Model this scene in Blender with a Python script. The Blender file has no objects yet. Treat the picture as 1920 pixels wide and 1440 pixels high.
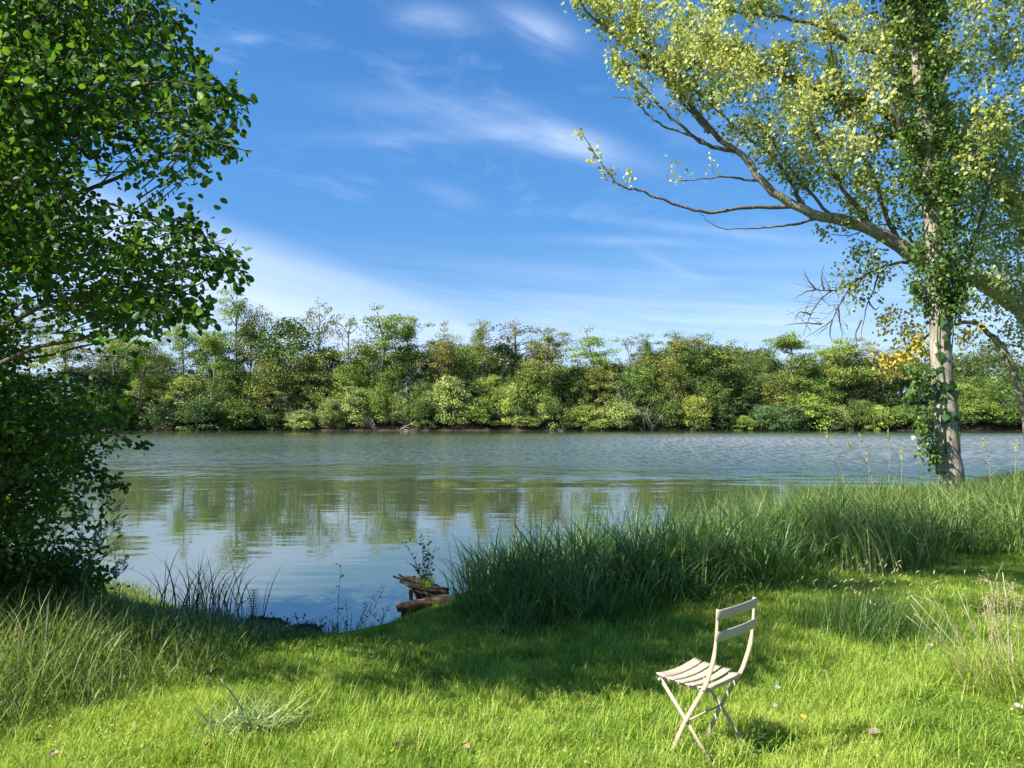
import bpy, math, random
import numpy as np

sc = bpy.context.scene
COL = sc.collection
R = math.radians
FPX, HOR, CX = 1440.0, 781.0, 960.0          # focal length and horizon row, in pixels of the 1920 wide photograph
WATER = -2.25                                 # eye is at the origin; +Y looks over the lake
rng = np.random.default_rng(11)

# ------------------------------------------------------------------ camera
cam_d = bpy.data.cameras.new('camera')
cam = bpy.data.objects.new('camera', cam_d)
COL.objects.link(cam)
cam.location = (0, 0, 0)
cam.rotation_euler = (R(90), 0, 0)
cam_d.sensor_width = 36.0
cam_d.lens = 36.0 * FPX / 1920.0
cam_d.shift_y = (HOR - 720.0) / 1920.0
cam_d.clip_start = 0.05
cam_d.clip_end = 4000
sc.camera = cam

# ------------------------------------------------------------------ light
SUN_EL, SUN_AZ = 44.0, 248.0                  # azimuth clockwise from +Y: the sun stands to the left, a little behind the camera
EXPOSURE = 1.35
sun_d = bpy.data.lights.new('sun', 'SUN')
sun_d.energy = 5.0
sun_d.angle = R(0.5)
sun_d.color = (1.0, 0.95, 0.86)
sun = bpy.data.objects.new('sun', sun_d)
COL.objects.link(sun)
sun.rotation_euler = (R(90 - SUN_EL), 0, R(180 - SUN_AZ))
sun.location = (-20, -10, 30)

vs = sc.view_settings
vs.view_transform = 'Standard'
vs.look = 'None'
vs.gamma = 1
vs.use_curve_mapping = False
vs.exposure = EXPOSURE
cy = sc.cycles
cy.max_bounces = 8
cy.diffuse_bounces = 3
cy.glossy_bounces = 3
cy.transmission_bounces = 5
cy.transparent_max_bounces = 8
cy.caustics_reflective = False
cy.caustics_refractive = False
cy.sample_clamp_indirect = 6


# ------------------------------------------------------------------ node helpers
class E:
    """A socket one can do arithmetic on: every operation adds a Math node."""
    def __init__(self, nt, s):
        self.nt, self.s = nt, s

    def op(self, name, *a):
        n = self.nt.nodes.new('ShaderNodeMath')
        n.operation = name
        for i, v in enumerate((self,) + a):
            if isinstance(v, E):
                self.nt.links.new(v.s, n.inputs[i])
            else:
                n.inputs[i].default_value = v
        return E(self.nt, n.outputs[0])

    def __add__(self, o): return self.op('ADD', o)
    def __radd__(self, o): return self.op('ADD', o)
    def __sub__(self, o): return self.op('SUBTRACT', o)
    def __rsub__(self, o): return self.op('MULTIPLY', -1.0) + o
    def __mul__(self, o): return self.op('MULTIPLY', o)
    def __rmul__(self, o): return self.op('MULTIPLY', o)
    def clamp(self): return self.op('MINIMUM', 1.0).op('MAXIMUM', 0.0)

    def step(self, lo, hi):
        n = self.nt.nodes.new('ShaderNodeMapRange')
        n.interpolation_type = 'SMOOTHSTEP'
        self.nt.links.new(self.s, n.inputs['Value'])
        n.inputs['From Min'].default_value = lo
        n.inputs['From Max'].default_value = hi
        return E(self.nt, n.outputs[0])


def combine(nt, x, y, z=0.0):
    n = nt.nodes.new('ShaderNodeCombineXYZ')
    for i, v in enumerate((x, y, z)):
        if isinstance(v, E):
            nt.links.new(v.s, n.inputs[i])
        else:
            n.inputs[i].default_value = v
    return n.outputs[0]


def noise(nt, vec, scale, detail=3.0, rough=0.5, dist=0.0):
    n = nt.nodes.new('ShaderNodeTexNoise')
    nt.links.new(vec, n.inputs['Vector'])
    n.inputs['Scale'].default_value = scale
    n.inputs['Detail'].default_value = detail
    n.inputs['Roughness'].default_value = rough
    n.inputs['Distortion'].default_value = dist
    return E(nt, n.outputs[0])


def ramp(nt, fac, stops):
    n = nt.nodes.new('ShaderNodeValToRGB')
    cr = n.color_ramp
    while len(cr.elements) < len(stops):
        cr.elements.new(0.5)
    for e, (p, c) in zip(cr.elements, stops):
        e.position = p
        e.color = tuple(c) + (1,)
    nt.links.new(fac.s if isinstance(fac, E) else fac, n.inputs[0])
    return n.outputs[0]


# ------------------------------------------------------------------ sky
world = bpy.data.worlds.new("World")
sc.world = world
world.use_nodes = True
wn = world.node_tree
wn.nodes.clear()
sky = wn.nodes.new('ShaderNodeTexSky')
sky.sky_type = 'NISHITA'
sky.sun_disc = False
sky.sun_elevation = R(SUN_EL)
sky.sun_rotation = R(SUN_AZ)
sky.air_density = 1.0
sky.dust_density = 0.25
sky.ozone_density = 3.2
hs = wn.nodes.new('ShaderNodeHueSaturation')
hs.inputs['Saturation'].default_value = 1.24
hs.inputs['Value'].default_value = 1.0
wn.links.new(sky.outputs[0], hs.inputs['Color'])
tc = wn.nodes.new('ShaderNodeTexCoord')
sx = wn.nodes.new('ShaderNodeSeparateXYZ')
wn.links.new(tc.outputs['Generated'], sx.inputs[0])
DX, DY, DZ = (E(wn, sx.outputs[i]) for i in range(3))
AZ = DX.op('ARCTAN2', DY)
EL = DZ.op('ARCSINE')


def azel(px, py):
    u, v = (px - CX) / FPX, (HOR - py) / FPX
    return math.atan(u), math.atan(v / math.hypot(1, u))


def streak(p0, p1, wid, amp, curl=0.0):
    """a brushed cirrus streak between two directions of the sky"""
    a0, a1 = azel(*p0), azel(*p1)
    cx, cyy = (a0[0] + a1[0]) / 2, (a0[1] + a1[1]) / 2
    ln = math.hypot(a1[0] - a0[0], a1[1] - a0[1]) / 2
    c, s = (a1[0] - a0[0]) / 2 / ln, (a1[1] - a0[1]) / 2 / ln
    la = (AZ - cx) * c + (EL - cyy) * s
    lb = (EL - cyy) * c - (AZ - cx) * s
    n = noise(wn, combine(wn, la * 7.0, lb * 34.0, cx * 31.0), 1.0, 5.0, 0.6, 0.6)
    lb = lb + la * la * curl + (n - 0.5) * (wid * 1.6)
    g = (la * la * (-1.3 / ln ** 2) + lb * lb * (-1.0 / wid ** 2)).op('EXPONENT') if False else None
    ex = (la * la) * (-1.3 / ln ** 2) + (lb * lb) * (-1.0 / wid ** 2)
    n2 = E(wn, wn.nodes.new('ShaderNodeValue').outputs[0])
    n2.s.default_value = math.e
    g = n2.op('POWER', ex)
    return g * (n * 1.5 - 0.15).clamp() * amp


def cirrus():
    warp = noise(wn, combine(wn, AZ * 3.0, EL * 6.0, 1.7), 1.0, 3.0, 0.5)
    # the wide pale wedge on the left: its upper edge falls to the right
    line = AZ * -0.248 + (0.1624 - 0.248 * 0.0555) + (warp - 0.5) * 0.018
    below = line - EL
    tex = noise(wn, combine(wn, AZ * 5.0 + EL * 9.0, EL * 26.0 + AZ * 6.0, 3.0), 1.0, 5.0, 0.55, 0.3)
    wedge = below.step(-0.012, 0.055) * (1.0 - below.step(0.07, 0.21) * 0.6) * (1.0 - AZ.step(-0.24, 0.34)) * AZ.step(-0.9, -0.42)
    c = wedge * (tex * 1.35 + 0.14).clamp() * 1.0
    # thin horizontal veils low over the trees
    tex2 = noise(wn, combine(wn, AZ * 3.0 + 4.0, EL * 38.0 + AZ * 3.5, 9.0), 1.0, 5.0, 0.6, 0.4)
    low = (1.0 - EL.step(0.07, 0.24)) * ((tex2 - 0.26) * 2.3).clamp() * 0.92 + (1.0 - EL.step(0.0, 0.15)) * 0.12
    c = c.op('MAXIMUM', low)
    # faint wisps everywhere else
    tex3 = noise(wn, combine(wn, AZ * 4.0 - EL * 3.0, EL * 15.0 + AZ * 4.0, 21.0), 1.0, 6.0, 0.62, 0.5)
    c = c.op('MAXIMUM', (tex3 - 0.53).clamp() * .9)
    for a in (((840, 215), (1230, 300), 0.016, 0.62, 0.5), ((1000, 250), (1150, 275), 0.014, 0.6, 0.0), ((930, 20), (1085, 80), 0.016, 0.75, 0.0),
              ((740, 25), (900, 45), 0.014, 0.6, 0.3), ((980, 445), (1320, 452), 0.006, 0.28, 0.1), ((1190, 470), (1330, 535), 0.007, 0.3, -1.2),
              ((1100, 400), (1560, 455), 0.006, 0.3, 0.1), ((430, 72), (505, 72), 0.006, 0.35, 0.0), ((620, 180), (1010, 205), 0.014, 0.28, 0.0),
              ((780, 350), (900, 385), 0.012, 0.3, 0.0), ((560, 260), (960, 250), 0.01, 0.22, 0.0)):
        c = c + streak(*a)
    return c.clamp()


cloud = cirrus()
mx = wn.nodes.new('ShaderNodeMix')
mx.data_type = 'RGBA'
wn.links.new((cloud * 0.9).s, mx.inputs[0])
tn = wn.nodes.new('ShaderNodeMix')                # the camera's cool white balance on the sky
tn.data_type = 'RGBA'
tn.blend_type = 'MULTIPLY'
tn.inputs[0].default_value = 1
wn.links.new(hs.outputs[0], tn.inputs[6])
hz = EL.step(0.0, 0.42)                           # the clear air is deeper blue towards the horizon than the sky model has it
wn.links.new(combine(wn, .52 + hz * .30, .63 + hz * .33, .76 + hz * .30), tn.inputs[7])
wn.links.new(tn.outputs[2], mx.inputs[6])
mx.inputs[7].default_value = (4.5, 5.5, 7.4, 1)
bg = wn.nodes.new('ShaderNodeBackground')
bg.inputs['Strength'].default_value = 0.073
wn.links.new(mx.outputs[2], bg.inputs[0])
wo = wn.nodes.new('ShaderNodeOutputWorld')
wn.links.new(bg.outputs[0], wo.inputs[0])


# ------------------------------------------------------------------ scene helpers
def P(px, py, d):
    return np.array([(px - CX) / FPX * d, d, (HOR - py) / FPX * d])


def unit(v):
    return v / np.maximum(np.linalg.norm(v, axis=-1, keepdims=True), 1e-9)


def tag(o, label=None, cat=None, group=None, kind=None):
    for k, v in (('label', label), ('category', cat), ('group', group), ('kind', kind)):
        if v:
            o[k] = v
    return o


def empty(name, loc=(0, 0, 0)):
    o = bpy.data.objects.new(name, None)
    o.empty_display_size = 0.2
    o.location = [float(c) for c in loc]
    COL.objects.link(o)
    return o


class MB:
    """collects quads in arrays and links them as one mesh object"""
    def __init__(self):
        self.v, self.q, self.t, self.n = [], [], [], 0

    def add(self, v, q, tint=0.5):
        v = np.asarray(v, float).reshape(-1, 3)
        q = np.asarray(q, np.int64).reshape(-1, 4)
        self.v.append(v)
        self.q.append(q + self.n)
        self.t.append(np.broadcast_to(np.asarray(tint, float), (len(q),)))
        self.n += len(v)

    def data(self):
        return np.concatenate(self.v), np.concatenate(self.q), np.concatenate(self.t)

    def mesh(self, name, mat, smooth=False, origin=None):
        v, q, t = self.data()
        if origin is not None:
            v = v - np.asarray(origin, float)
        me = bpy.data.meshes.new(name)
        me.vertices.add(len(v))
        me.vertices.foreach_set('co', v.astype(np.float32).ravel())
        me.loops.add(q.size)
        me.loops.foreach_set('vertex_index', q.astype(np.int32).ravel())
        me.polygons.add(len(q))
        me.polygons.foreach_set('loop_start', np.arange(0, q.size, 4, dtype=np.int32))
        me.polygons.foreach_set('loop_total', np.full(len(q), 4, np.int32))
        at = me.attributes.new('tint', 'FLOAT', 'FACE')
        at.data.foreach_set('value', t.astype(np.float32))
        me.update(calc_edges=True)
        me.validate(verbose=False)
        if smooth:
            me.polygons.foreach_set('use_smooth', np.ones(len(me.polygons), bool))
        me.materials.append(mat)
        return me

    def build(self, name, mat, parent=None, smooth=False, origin=None):
        if parent is not None and origin is None:
            origin = np.array(parent.location)
        o = bpy.data.objects.new(name, self.mesh(name, mat, smooth, origin))
        COL.objects.link(o)
        if parent is not None:
            o.parent = parent
        elif origin is not None:
            o.location = [float(c) for c in origin]
        return o

    def tube(self, pts, rad, sides=6, tint=0.5, cap=True):
        pts = np.asarray(pts, float)
        n = len(pts)
        rad = np.broadcast_to(np.asarray(rad, float), (n,))
        d = unit(np.gradient(pts, axis=0))
        ref = np.array([0.0, 0.0, 1.0]) if abs(d[:, 2]).mean() < 0.75 else np.array([1.0, 0.0, 0.0])
        a = unit(np.cross(d, ref))
        b = np.cross(d, a)
        an = np.arange(sides) * 2 * math.pi / sides
        ring = np.cos(an)[None, :, None] * a[:, None] + np.sin(an)[None, :, None] * b[:, None]
        v = (pts[:, None] + ring * rad[:, None, None]).reshape(-1, 3)
        i = np.arange(n - 1)[:, None] * sides
        j = np.arange(sides)[None]
        k = (j + 1) % sides
        q = np.stack([i + j, i + k, i + sides + k, i + sides + j], -1).reshape(-1, 4)
        if cap:
            v = np.concatenate([v, pts[:1], pts[-1:]])
            c0, c1 = n * sides, n * sides + 1
            e = (n - 1) * sides
            extra = []
            for m in range(0, sides, 2):
                extra.append([c0, (m + 2) % sides, (m + 1) % sides, m])
                extra.append([c1, e + m, e + (m + 1) % sides, e + (m + 2) % sides])
            q = np.concatenate([q, np.array(extra)])
        self.add(v, q, tint)

    def bar(self, a, b, wdir, w, t, tint=0.5):
        """flat strip from a to b: w wide along wdir, t thick"""
        a, b = np.asarray(a, float), np.asarray(b, float)
        self.strip([a, b], wdir, w, t, tint)

    def strip(self, pts, wdir, w, t, tint=0.5, ch=0.22):
        """a flat bar with chamfered edges along a polyline"""
        pts = np.asarray(pts, float)
        d = unit(np.gradient(pts, axis=0))
        wd = np.asarray(wdir, float)
        u = unit(wd[None] - d * (d @ wd)[:, None])
        n = np.cross(d, u)
        c = t * ch
        w = np.broadcast_to(np.asarray(w, float), (len(pts),))
        prof = [(-1, -1, 1, 0), (1, -1, -1, 0), (1, -1, 0, 1), (1, 1, 0, -1), (1, 1, -1, 0), (-1, 1, 1, 0), (-1, 1, 0, -1), (-1, -1, 0, 1)]
        v = np.stack([pts + u * (w * sx_ / 2 + cx_ * c)[:, None] + n * (sy_ * t / 2 + cy_ * c) for sx_, sy_, cx_, cy_ in prof], 1).reshape(-1, 3)
        m = len(pts)
        i = np.arange(m - 1)[:, None] * 8
        j = np.arange(8)[None]
        k = (j + 1) % 8
        q = np.stack([i + j, i + k, i + 8 + k, i + 8 + j], -1).reshape(-1, 4)
        e = (m - 1) * 8
        caps = [[0, 5, 4, 1], [0, 7, 6, 5], [1, 4, 3, 2], [e, e + 1, e + 4, e + 5], [e, e + 5, e + 6, e + 7], [e + 1, e + 2, e + 3, e + 4]]
        self.add(v, np.concatenate([q, np.array(caps)]), tint)

    def leaves(self, C, size, T, N, tint, kind='rhomb'):
        tv, tq = LEAF[kind]
        C = np.asarray(C, float)
        T = unit(T)
        N = unit(N - T * (N * T).sum(1, keepdims=True))
        B = np.cross(N, T)
        size = np.broadcast_to(np.asarray(size, float), (len(C),))
        v = C[:, None] + size[:, None, None] * (tv[None, :, :1] * T[:, None] + tv[None, :, 1:2] * B[:, None] + tv[None, :, 2:] * N[:, None])
        k = len(tv)
        q = (np.arange(len(C))[:, None, None] * k + tq[None]).reshape(-1, 4)
        self.add(v.reshape(-1, 3), q, np.repeat(np.broadcast_to(tint, (len(C),)), len(tq)))

    def blades(self, base, length, width, az, lean0, lean1, tint, segs=3, twist=None, power=1.0):
        """grass blades: each starts leaning lean0 from upright and ends at lean1, bending towards az"""
        base = np.asarray(base, float)
        n = len(base)
        f = lambda a: np.broadcast_to(np.asarray(a, float), (n,))
        length, width, az, lean0, lean1 = f(length), f(width), f(az), f(lean0), f(lean1)
        tw = f(0.0) if twist is None else f(twist)
        h = np.stack([np.cos(az), np.sin(az), 0 * az], 1)
        side = np.stack([-np.sin(az + tw), np.cos(az + tw), 0 * az], 1)
        p = base.copy()
        rows = [p]
        for s in range(segs):
            th = lean0 + (lean1 - lean0) * ((s + 0.5) / segs) ** power
            p = p + (h * np.sin(th)[:, None] + np.array([0, 0, 1.0]) * np.cos(th)[:, None]) * (length / segs)[:, None]
            rows.append(p)
        vs_ = []
        for s, r in enumerate(rows):
            t = s / segs
            w = width * (0.75 + 0.25 * min(1, t * 4)) * (1 - t ** 2.2) + 0.0004
            vs_ += [r - side * (w / 2)[:, None], r + side * (w / 2)[:, None]]
        v = np.stack(vs_, 1)
        k = 2 * (segs + 1)
        tq = np.array([[2 * s, 2 * s + 1, 2 * s + 3, 2 * s + 2] for s in range(segs)])
        q = (np.arange(n)[:, None, None] * k + tq[None]).reshape(-1, 4)
        self.add(v.reshape(-1, 3), q, np.repeat(f(tint), segs))


LEAF = {
    'rhomb': (np.array([(0, 0, 0), (.4, .36, .05), (1, 0, 0), (.4, -.36, .05)], float), np.array([[0, 1, 2, 3]])),
    'long': (np.array([(0, 0, 0), (.45, .17, .03), (1, 0, 0), (.45, -.17, .03)], float), np.array([[0, 1, 2, 3]])),
    'delta': (np.array([(0, 0, 0), (.3, .46, .08), (1, 0, -.05), (.3, -.46, .08)], float), np.array([[0, 1, 2, 3]])),
    'round': (np.array([(0, 0, 0), (.2, .36, .10), (.7, .43, .10), (.98, .12, 0), (.98, -.12, 0), (.7, -.43, .10), (.2, -.36, .10), (.5, 0, -.02)], float),
              np.array([[0, 1, 2, 7], [7, 2, 3, 4], [7, 4, 5, 6], [0, 7, 6, 6]])),
}
LEAF['round'] = (np.array([(0, 0, 0), (.10, .20, .06), (.36, .37, .13), (.68, .35, .12), (.92, .18, .03), (1, 0, -.06), (.92, -.18, .03), (.68, -.35, .12), (.36, -.37, .13), (.10, -.20, .06), (.5, 0, -.02)], float),
                 np.array([[0, 1, 2, 10], [2, 3, 4, 10], [10, 4, 5, 6], [10, 6, 7, 8], [10, 8, 9, 0]]))


def rnd_dirs(r, n):
    return unit(r.normal(size=(n, 3)))


def curve(pts, n, r=None, jit=0.0):
    """Catmull-Rom resampling of a polyline"""
    p = np.asarray(pts, float)
    p = np.concatenate([2 * p[:1] - p[1:2], p, 2 * p[-1:] - p[-2:-1]])
    m = len(p) - 3
    t = np.linspace(0, m - 1e-6, n)
    i = t.astype(int)
    f = (t - i)[:, None]
    a, b, c, d = p[i], p[i + 1], p[i + 2], p[i + 3]
    o = 0.5 * (2 * b + (c - a) * f + (2 * a - 5 * b + 4 * c - d) * f ** 2 + (3 * b - a - 3 * c + d) * f ** 3)
    if r is not None and jit:
        o[1:-1] += r.normal(size=(n - 2, 3)) * jit
    return o


def vnoise(x, y, seed, scale):
    """smooth value noise 0..1 on arrays"""
    r = np.random.default_rng(seed)
    tab = r.random((64, 64))
    x, y = np.asarray(x) / scale + 1000, np.asarray(y) / scale + 1000
    xi, yi = np.floor(x).astype(int), np.floor(y).astype(int)
    fx, fy = x - xi, y - yi
    fx, fy = fx * fx * (3 - 2 * fx), fy * fy * (3 - 2 * fy)
    g = lambda a, b: tab[a % 64, b % 64]
    return (g(xi, yi) * (1 - fx) + g(xi + 1, yi) * fx) * (1 - fy) + (g(xi, yi + 1) * (1 - fx) + g(xi + 1, yi + 1) * fx) * fy


def inside(poly, x, y):
    poly = np.asarray(poly, float)
    res = np.zeros(len(x), bool)
    j = len(poly) - 1
    for i in range(len(poly)):
        xi, yi, xj, yj = *poly[i], *poly[j]
        c = ((yi > y) != (yj > y)) & (x < (xj - xi) * (y - yi) / (yj - yi + 1e-12) + xi)
        res ^= c
        j = i
    return res


# ------------------------------------------------------------------ materials
def new_mat(name):
    m = bpy.data.materials.new(name)
    m.use_nodes = True
    m.node_tree.nodes.clear()
    return m, m.node_tree


def out(nt, sh):
    o = nt.nodes.new('ShaderNodeOutputMaterial')
    nt.links.new(sh, o.inputs[0])


def leaf_mat(name, stops, trans=0.4, tcol=(1.25, 1.2, 0.5), rough=0.5, spec=0.3, objcol=False):
    m, nt = new_mat(name)
    at = nt.nodes.new('ShaderNodeAttribute')
    at.attribute_name = 'tint'
    col = ramp(nt, at.outputs['Fac'], stops)
    if objcol:
        oi = nt.nodes.new('ShaderNodeObjectInfo')
        mu = nt.nodes.new('ShaderNodeMix')
        mu.data_type = 'RGBA'
        mu.blend_type = 'MULTIPLY'
        mu.inputs[0].default_value = 1
        nt.links.new(col, mu.inputs[6])
        nt.links.new(oi.outputs['Color'], mu.inputs[7])
        col = mu.outputs[2]
    p = nt.nodes.new('ShaderNodeBsdfPrincipled')
    p.inputs['Roughness'].default_value = rough
    p.inputs['Specular IOR Level'].default_value = spec
    nt.links.new(col, p.inputs['Base Color'])
    t = nt.nodes.new('ShaderNodeBsdfTranslucent')
    mu = nt.nodes.new('ShaderNodeMix')
    mu.data_type = 'RGBA'
    mu.blend_type = 'MULTIPLY'
    mu.inputs[0].default_value = 1
    nt.links.new(col, mu.inputs[6])
    mu.inputs[7].default_value = tuple(tcol) + (1,)
    nt.links.new(mu.outputs[2], t.inputs[0])
    mix = nt.nodes.new('ShaderNodeMixShader')
    mix.inputs[0].default_value = trans
    nt.links.new(p.outputs[0], mix.inputs[1])
    nt.links.new(t.outputs[0], mix.inputs[2])
    out(nt, mix.outputs[0])
    return m


def bark_mat(name, stops, scale=(9, 9, 2.2), bump=0.6, dist=0.02):
    m, nt = new_mat(name)
    tcn = nt.nodes.new('ShaderNodeTexCoord')
    mp = nt.nodes.new('ShaderNodeMapping')
    mp.inputs['Scale'].default_value = scale
    nt.links.new(tcn.outputs['Object'], mp.inputs[0])
    n1 = noise(nt, mp.outputs[0], 1.6, 6, 0.65, 0.7)
    n2 = noise(nt, tcn.outputs['Object'], 2.3, 3, 0.5)
    f = (n1 * 0.75 + n2 * 0.35 - 0.05).clamp()
    p = nt.nodes.new('ShaderNodeBsdfPrincipled')
    nt.links.new(ramp(nt, f, stops), p.inputs['Base Color'])
    p.inputs['Roughness'].default_value = 0.9
    p.inputs['Specular IOR Level'].default_value = 0.15
    b = nt.nodes.new('ShaderNodeBump')
    b.inputs['Strength'].default_value = bump
    b.inputs['Distance'].default_value = dist
    nt.links.new(n1.s, b.inputs['Height'])
    nt.links.new(b.outputs[0], p.inputs['Normal'])
    out(nt, p.outputs[0])
    return m


M = {}
M['lawn'] = leaf_mat('lawn_grass', [(0, (.10, .19, .02)), (.45, (.27, .40, .05)), (.8, (.42, .52, .085)), (1, (.55, .48, .21))], 0.45, (1.2, 1.15, .6), .5, .2)
M['sedge'] = leaf_mat('sedge_blades', [(0, (.04, .085, .018)), (.5, (.105, .20, .038)), (.85, (.22, .31, .085)), (1, (.42, .38, .18))], 0.35, (1.1, 1.15, .6), .42, .4)
M['tall'] = leaf_mat('tall_grass_blades', [(0, (.05, .095, .022)), (.5, (.15, .23, .045)), (.8, (.28, .35, .09)), (1, (.50, .45, .26))], 0.4, (1.15, 1.15, .6), .45, .3)
M['reed'] = leaf_mat('reed_leaves', [(0, (.07, .13, .035)), (.55, (.20, .29, .08)), (.85, (.33, .40, .13)), (1, (.48, .43, .22))], 0.35, (1.1, 1.1, .6), .45, .35)
M['straw'] = leaf_mat('dry_straw', [(0, (.30, .27, .12)), (.6, (.5, .43, .24)), (1, (.62, .55, .36))], 0.3, (1.05, 1, .8), .6, .2)
M['alder'] = leaf_mat('alder_leaves', [(0, (.03, .07, .014)), (.55, (.068, .145, .022)), (.9, (.125, .22, .034)), (1, (.21, .26, .04))], 0.38, (1.6, 1.7, .5), .5, .16)
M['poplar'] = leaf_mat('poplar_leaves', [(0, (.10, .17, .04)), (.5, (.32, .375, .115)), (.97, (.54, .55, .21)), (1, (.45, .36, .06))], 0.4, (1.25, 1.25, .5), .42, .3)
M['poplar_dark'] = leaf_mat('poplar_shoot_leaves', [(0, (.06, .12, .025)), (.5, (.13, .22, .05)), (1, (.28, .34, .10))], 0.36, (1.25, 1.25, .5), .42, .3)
M['yellow'] = leaf_mat('yellow_leaves', [(0, (.40, .38, .08)), (.6, (.66, .54, .09)), (1, (.66, .48, .10))], 0.45, (1.15, 1.1, .6), .5, .3)
M['litter'] = leaf_mat('dead_leaf_litter', [(0, (.06, .035, .018)), (.6, (.20, .12, .06)), (1, (.36, .25, .13))], .15, (1, .9, .7), .7, .2)
M['ivy'] = leaf_mat('ivy_leaves', [(0, (.02, .05, .015)), (1, (.07, .13, .035))], 0.2, (1.3, 1.3, .5), .3, .5)
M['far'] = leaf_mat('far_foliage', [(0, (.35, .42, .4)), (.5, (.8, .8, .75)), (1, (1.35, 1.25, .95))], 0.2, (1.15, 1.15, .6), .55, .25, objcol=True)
M['poplar_bark'] = bark_mat('poplar_bark', [(.25, (.05, .04, .028)), (.45, (.23, .195, .145)), (.62, (.42, .37, .29)), (.9, (.54, .49, .41))], scale=(14, 14, 2.4), bump=.9, dist=.03)
M['limb_bark'] = bark_mat('limb_bark', [(.25, (.03, .024, .018)), (.5, (.13, .11, .085)), (.75, (.30, .265, .21))], scale=(10, 10, 6), bump=.9, dist=.03)
M['alder_bark'] = bark_mat('alder_bark', [(0, (.03, .025, .02)), (.6, (.10, .085, .07)), (1, (.17, .15, .12))])
M['twig'] = bark_mat('twig_bark', [(0, (.045, .035, .028)), (1, (.14, .115, .09))], bump=.2)
M['far_bark'] = bark_mat('far_bark', [(0, (.09, .08, .065)), (1, (.24, .22, .19))], scale=(2, 2, .6), bump=.2)
M['pale_wood'] = bark_mat('bleached_wood', [(0, (.16, .13, .10)), (1, (.42, .37, .30))], scale=(3, 3, 3), bump=.2)
M['old_wood'] = bark_mat('rotten_wood', [(.25, (.015, .011, .008)), (.5, (.085, .06, .038)), (.8, (.27, .205, .14))], scale=(3, 26, 26), bump=.9, dist=.012)
M['stem'] = leaf_mat('green_stems', [(0, (.04, .06, .02)), (1, (.10, .14, .04))], 0.2)
M['dark_leaf'] = leaf_mat('dark_leaves', [(0, (.03, .055, .03)), (1, (.07, .11, .05))], 0.3)
M['fluff'] = leaf_mat('seed_fluff', [(0, (.30, .26, .23)), (1, (.55, .50, .45))], 0.3, (1, 1, 1))

m, nt = new_mat('ground_soil')
tcn = nt.nodes.new('ShaderNodeTexCoord')
g1 = noise(nt, tcn.outputs['Object'], 3.0, 6, .65)
p = nt.nodes.new('ShaderNodeBsdfPrincipled')
mg = nt.nodes.new('ShaderNodeMix')                # bare earth on the far bank, turf on the near one
mg.data_type = 'RGBA'
spg = nt.nodes.new('ShaderNodeSeparateXYZ')
nt.links.new(tcn.outputs['Object'], spg.inputs[0])
nt.links.new(E(nt, spg.outputs[1]).step(90, 110).s, mg.inputs[0])
mg.inputs[7].default_value = (.055, .045, .03, 1)
nt.links.new(mg.outputs[2], p.inputs['Base Color'])
nt.links.new(ramp(nt, g1, [(.3, (.06, .10, .018)), (.5, (.10, .15, .026)), (.7, (.15, .16, .05))]), mg.inputs[6])
p.inputs['Roughness'].default_value = .95
p.inputs['Specular IOR Level'].default_value = .1
out(nt, p.outputs[0])
M['ground'] = m

m, nt = new_mat('lake_water')
tcn = nt.nodes.new('ShaderNodeTexCoord')
sp = nt.nodes.new('ShaderNodeSeparateXYZ')
nt.links.new(tcn.outputs['Object'], sp.inputs[0])
wx, wy = E(nt, sp.outputs[0]), E(nt, sp.outputs[1])
edge = noise(nt, combine(nt, wx * .05, wy * .16, 0.), 1.0, 3, .55)
yy = wy + (edge - .5) * 14.0
band = yy.step(21.0, 46.0) * (1.0 - yy.step(75.0, 118.0))          # the wind ruffles the middle of the lake
patch = noise(nt, combine(nt, wx * .03, wy * .05, 5.), 1.0, 3, .55)
band = band * (patch * .8 + .55).clamp()
calm = noise(nt, combine(nt, wx * .9, wy * 2.6, 0.), 1.0, 2, .45, .2)
calm2 = noise(nt, combine(nt, wx * .22, wy * .8, 3.), 1.0, 2, .5)
rip = noise(nt, combine(nt, wx * 2.2, wy * 2.6, 7.), 1.0, 3, .6, .3)
rip2 = noise(nt, combine(nt, wx * .55, wy * 1.1, 11.), 1.0, 3, .65)
near = 1.0 - wy.step(11.0, 19.0)
gust = wx.step(-6.0, 24.0) * .85 + .5
spark = noise(nt, combine(nt, wx * 2.9, wy * .95, 23.), 1.0, 4, .7, .3).step(.34, .66)
rip3 = noise(nt, combine(nt, wx * .55, wy * .30, 17.), 1.0, 3, .6)
hgt = calm * .0028 + calm2 * .006 + (rip * .07 + rip2 * .2 + rip3 * .6) * band * gust
b = nt.nodes.new('ShaderNodeBump')
b.inputs['Strength'].default_value = 1.0
b.inputs['Distance'].default_value = 1.0
nt.links.new(hgt.s, b.inputs['Height'])
p = nt.nodes.new('ShaderNodeBsdfPrincipled')
p.inputs['Base Color'].default_value = (.046, .064, .030, 1)
p.inputs['IOR'].default_value = 4.6
nt.links.new(((spark * .85 + .15) * band * gust * .55 + .025).s, p.inputs['Roughness'])
nt.links.new(b.outputs[0], p.inputs['Normal'])
out(nt, p.outputs[0])
M['water'] = m

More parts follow.
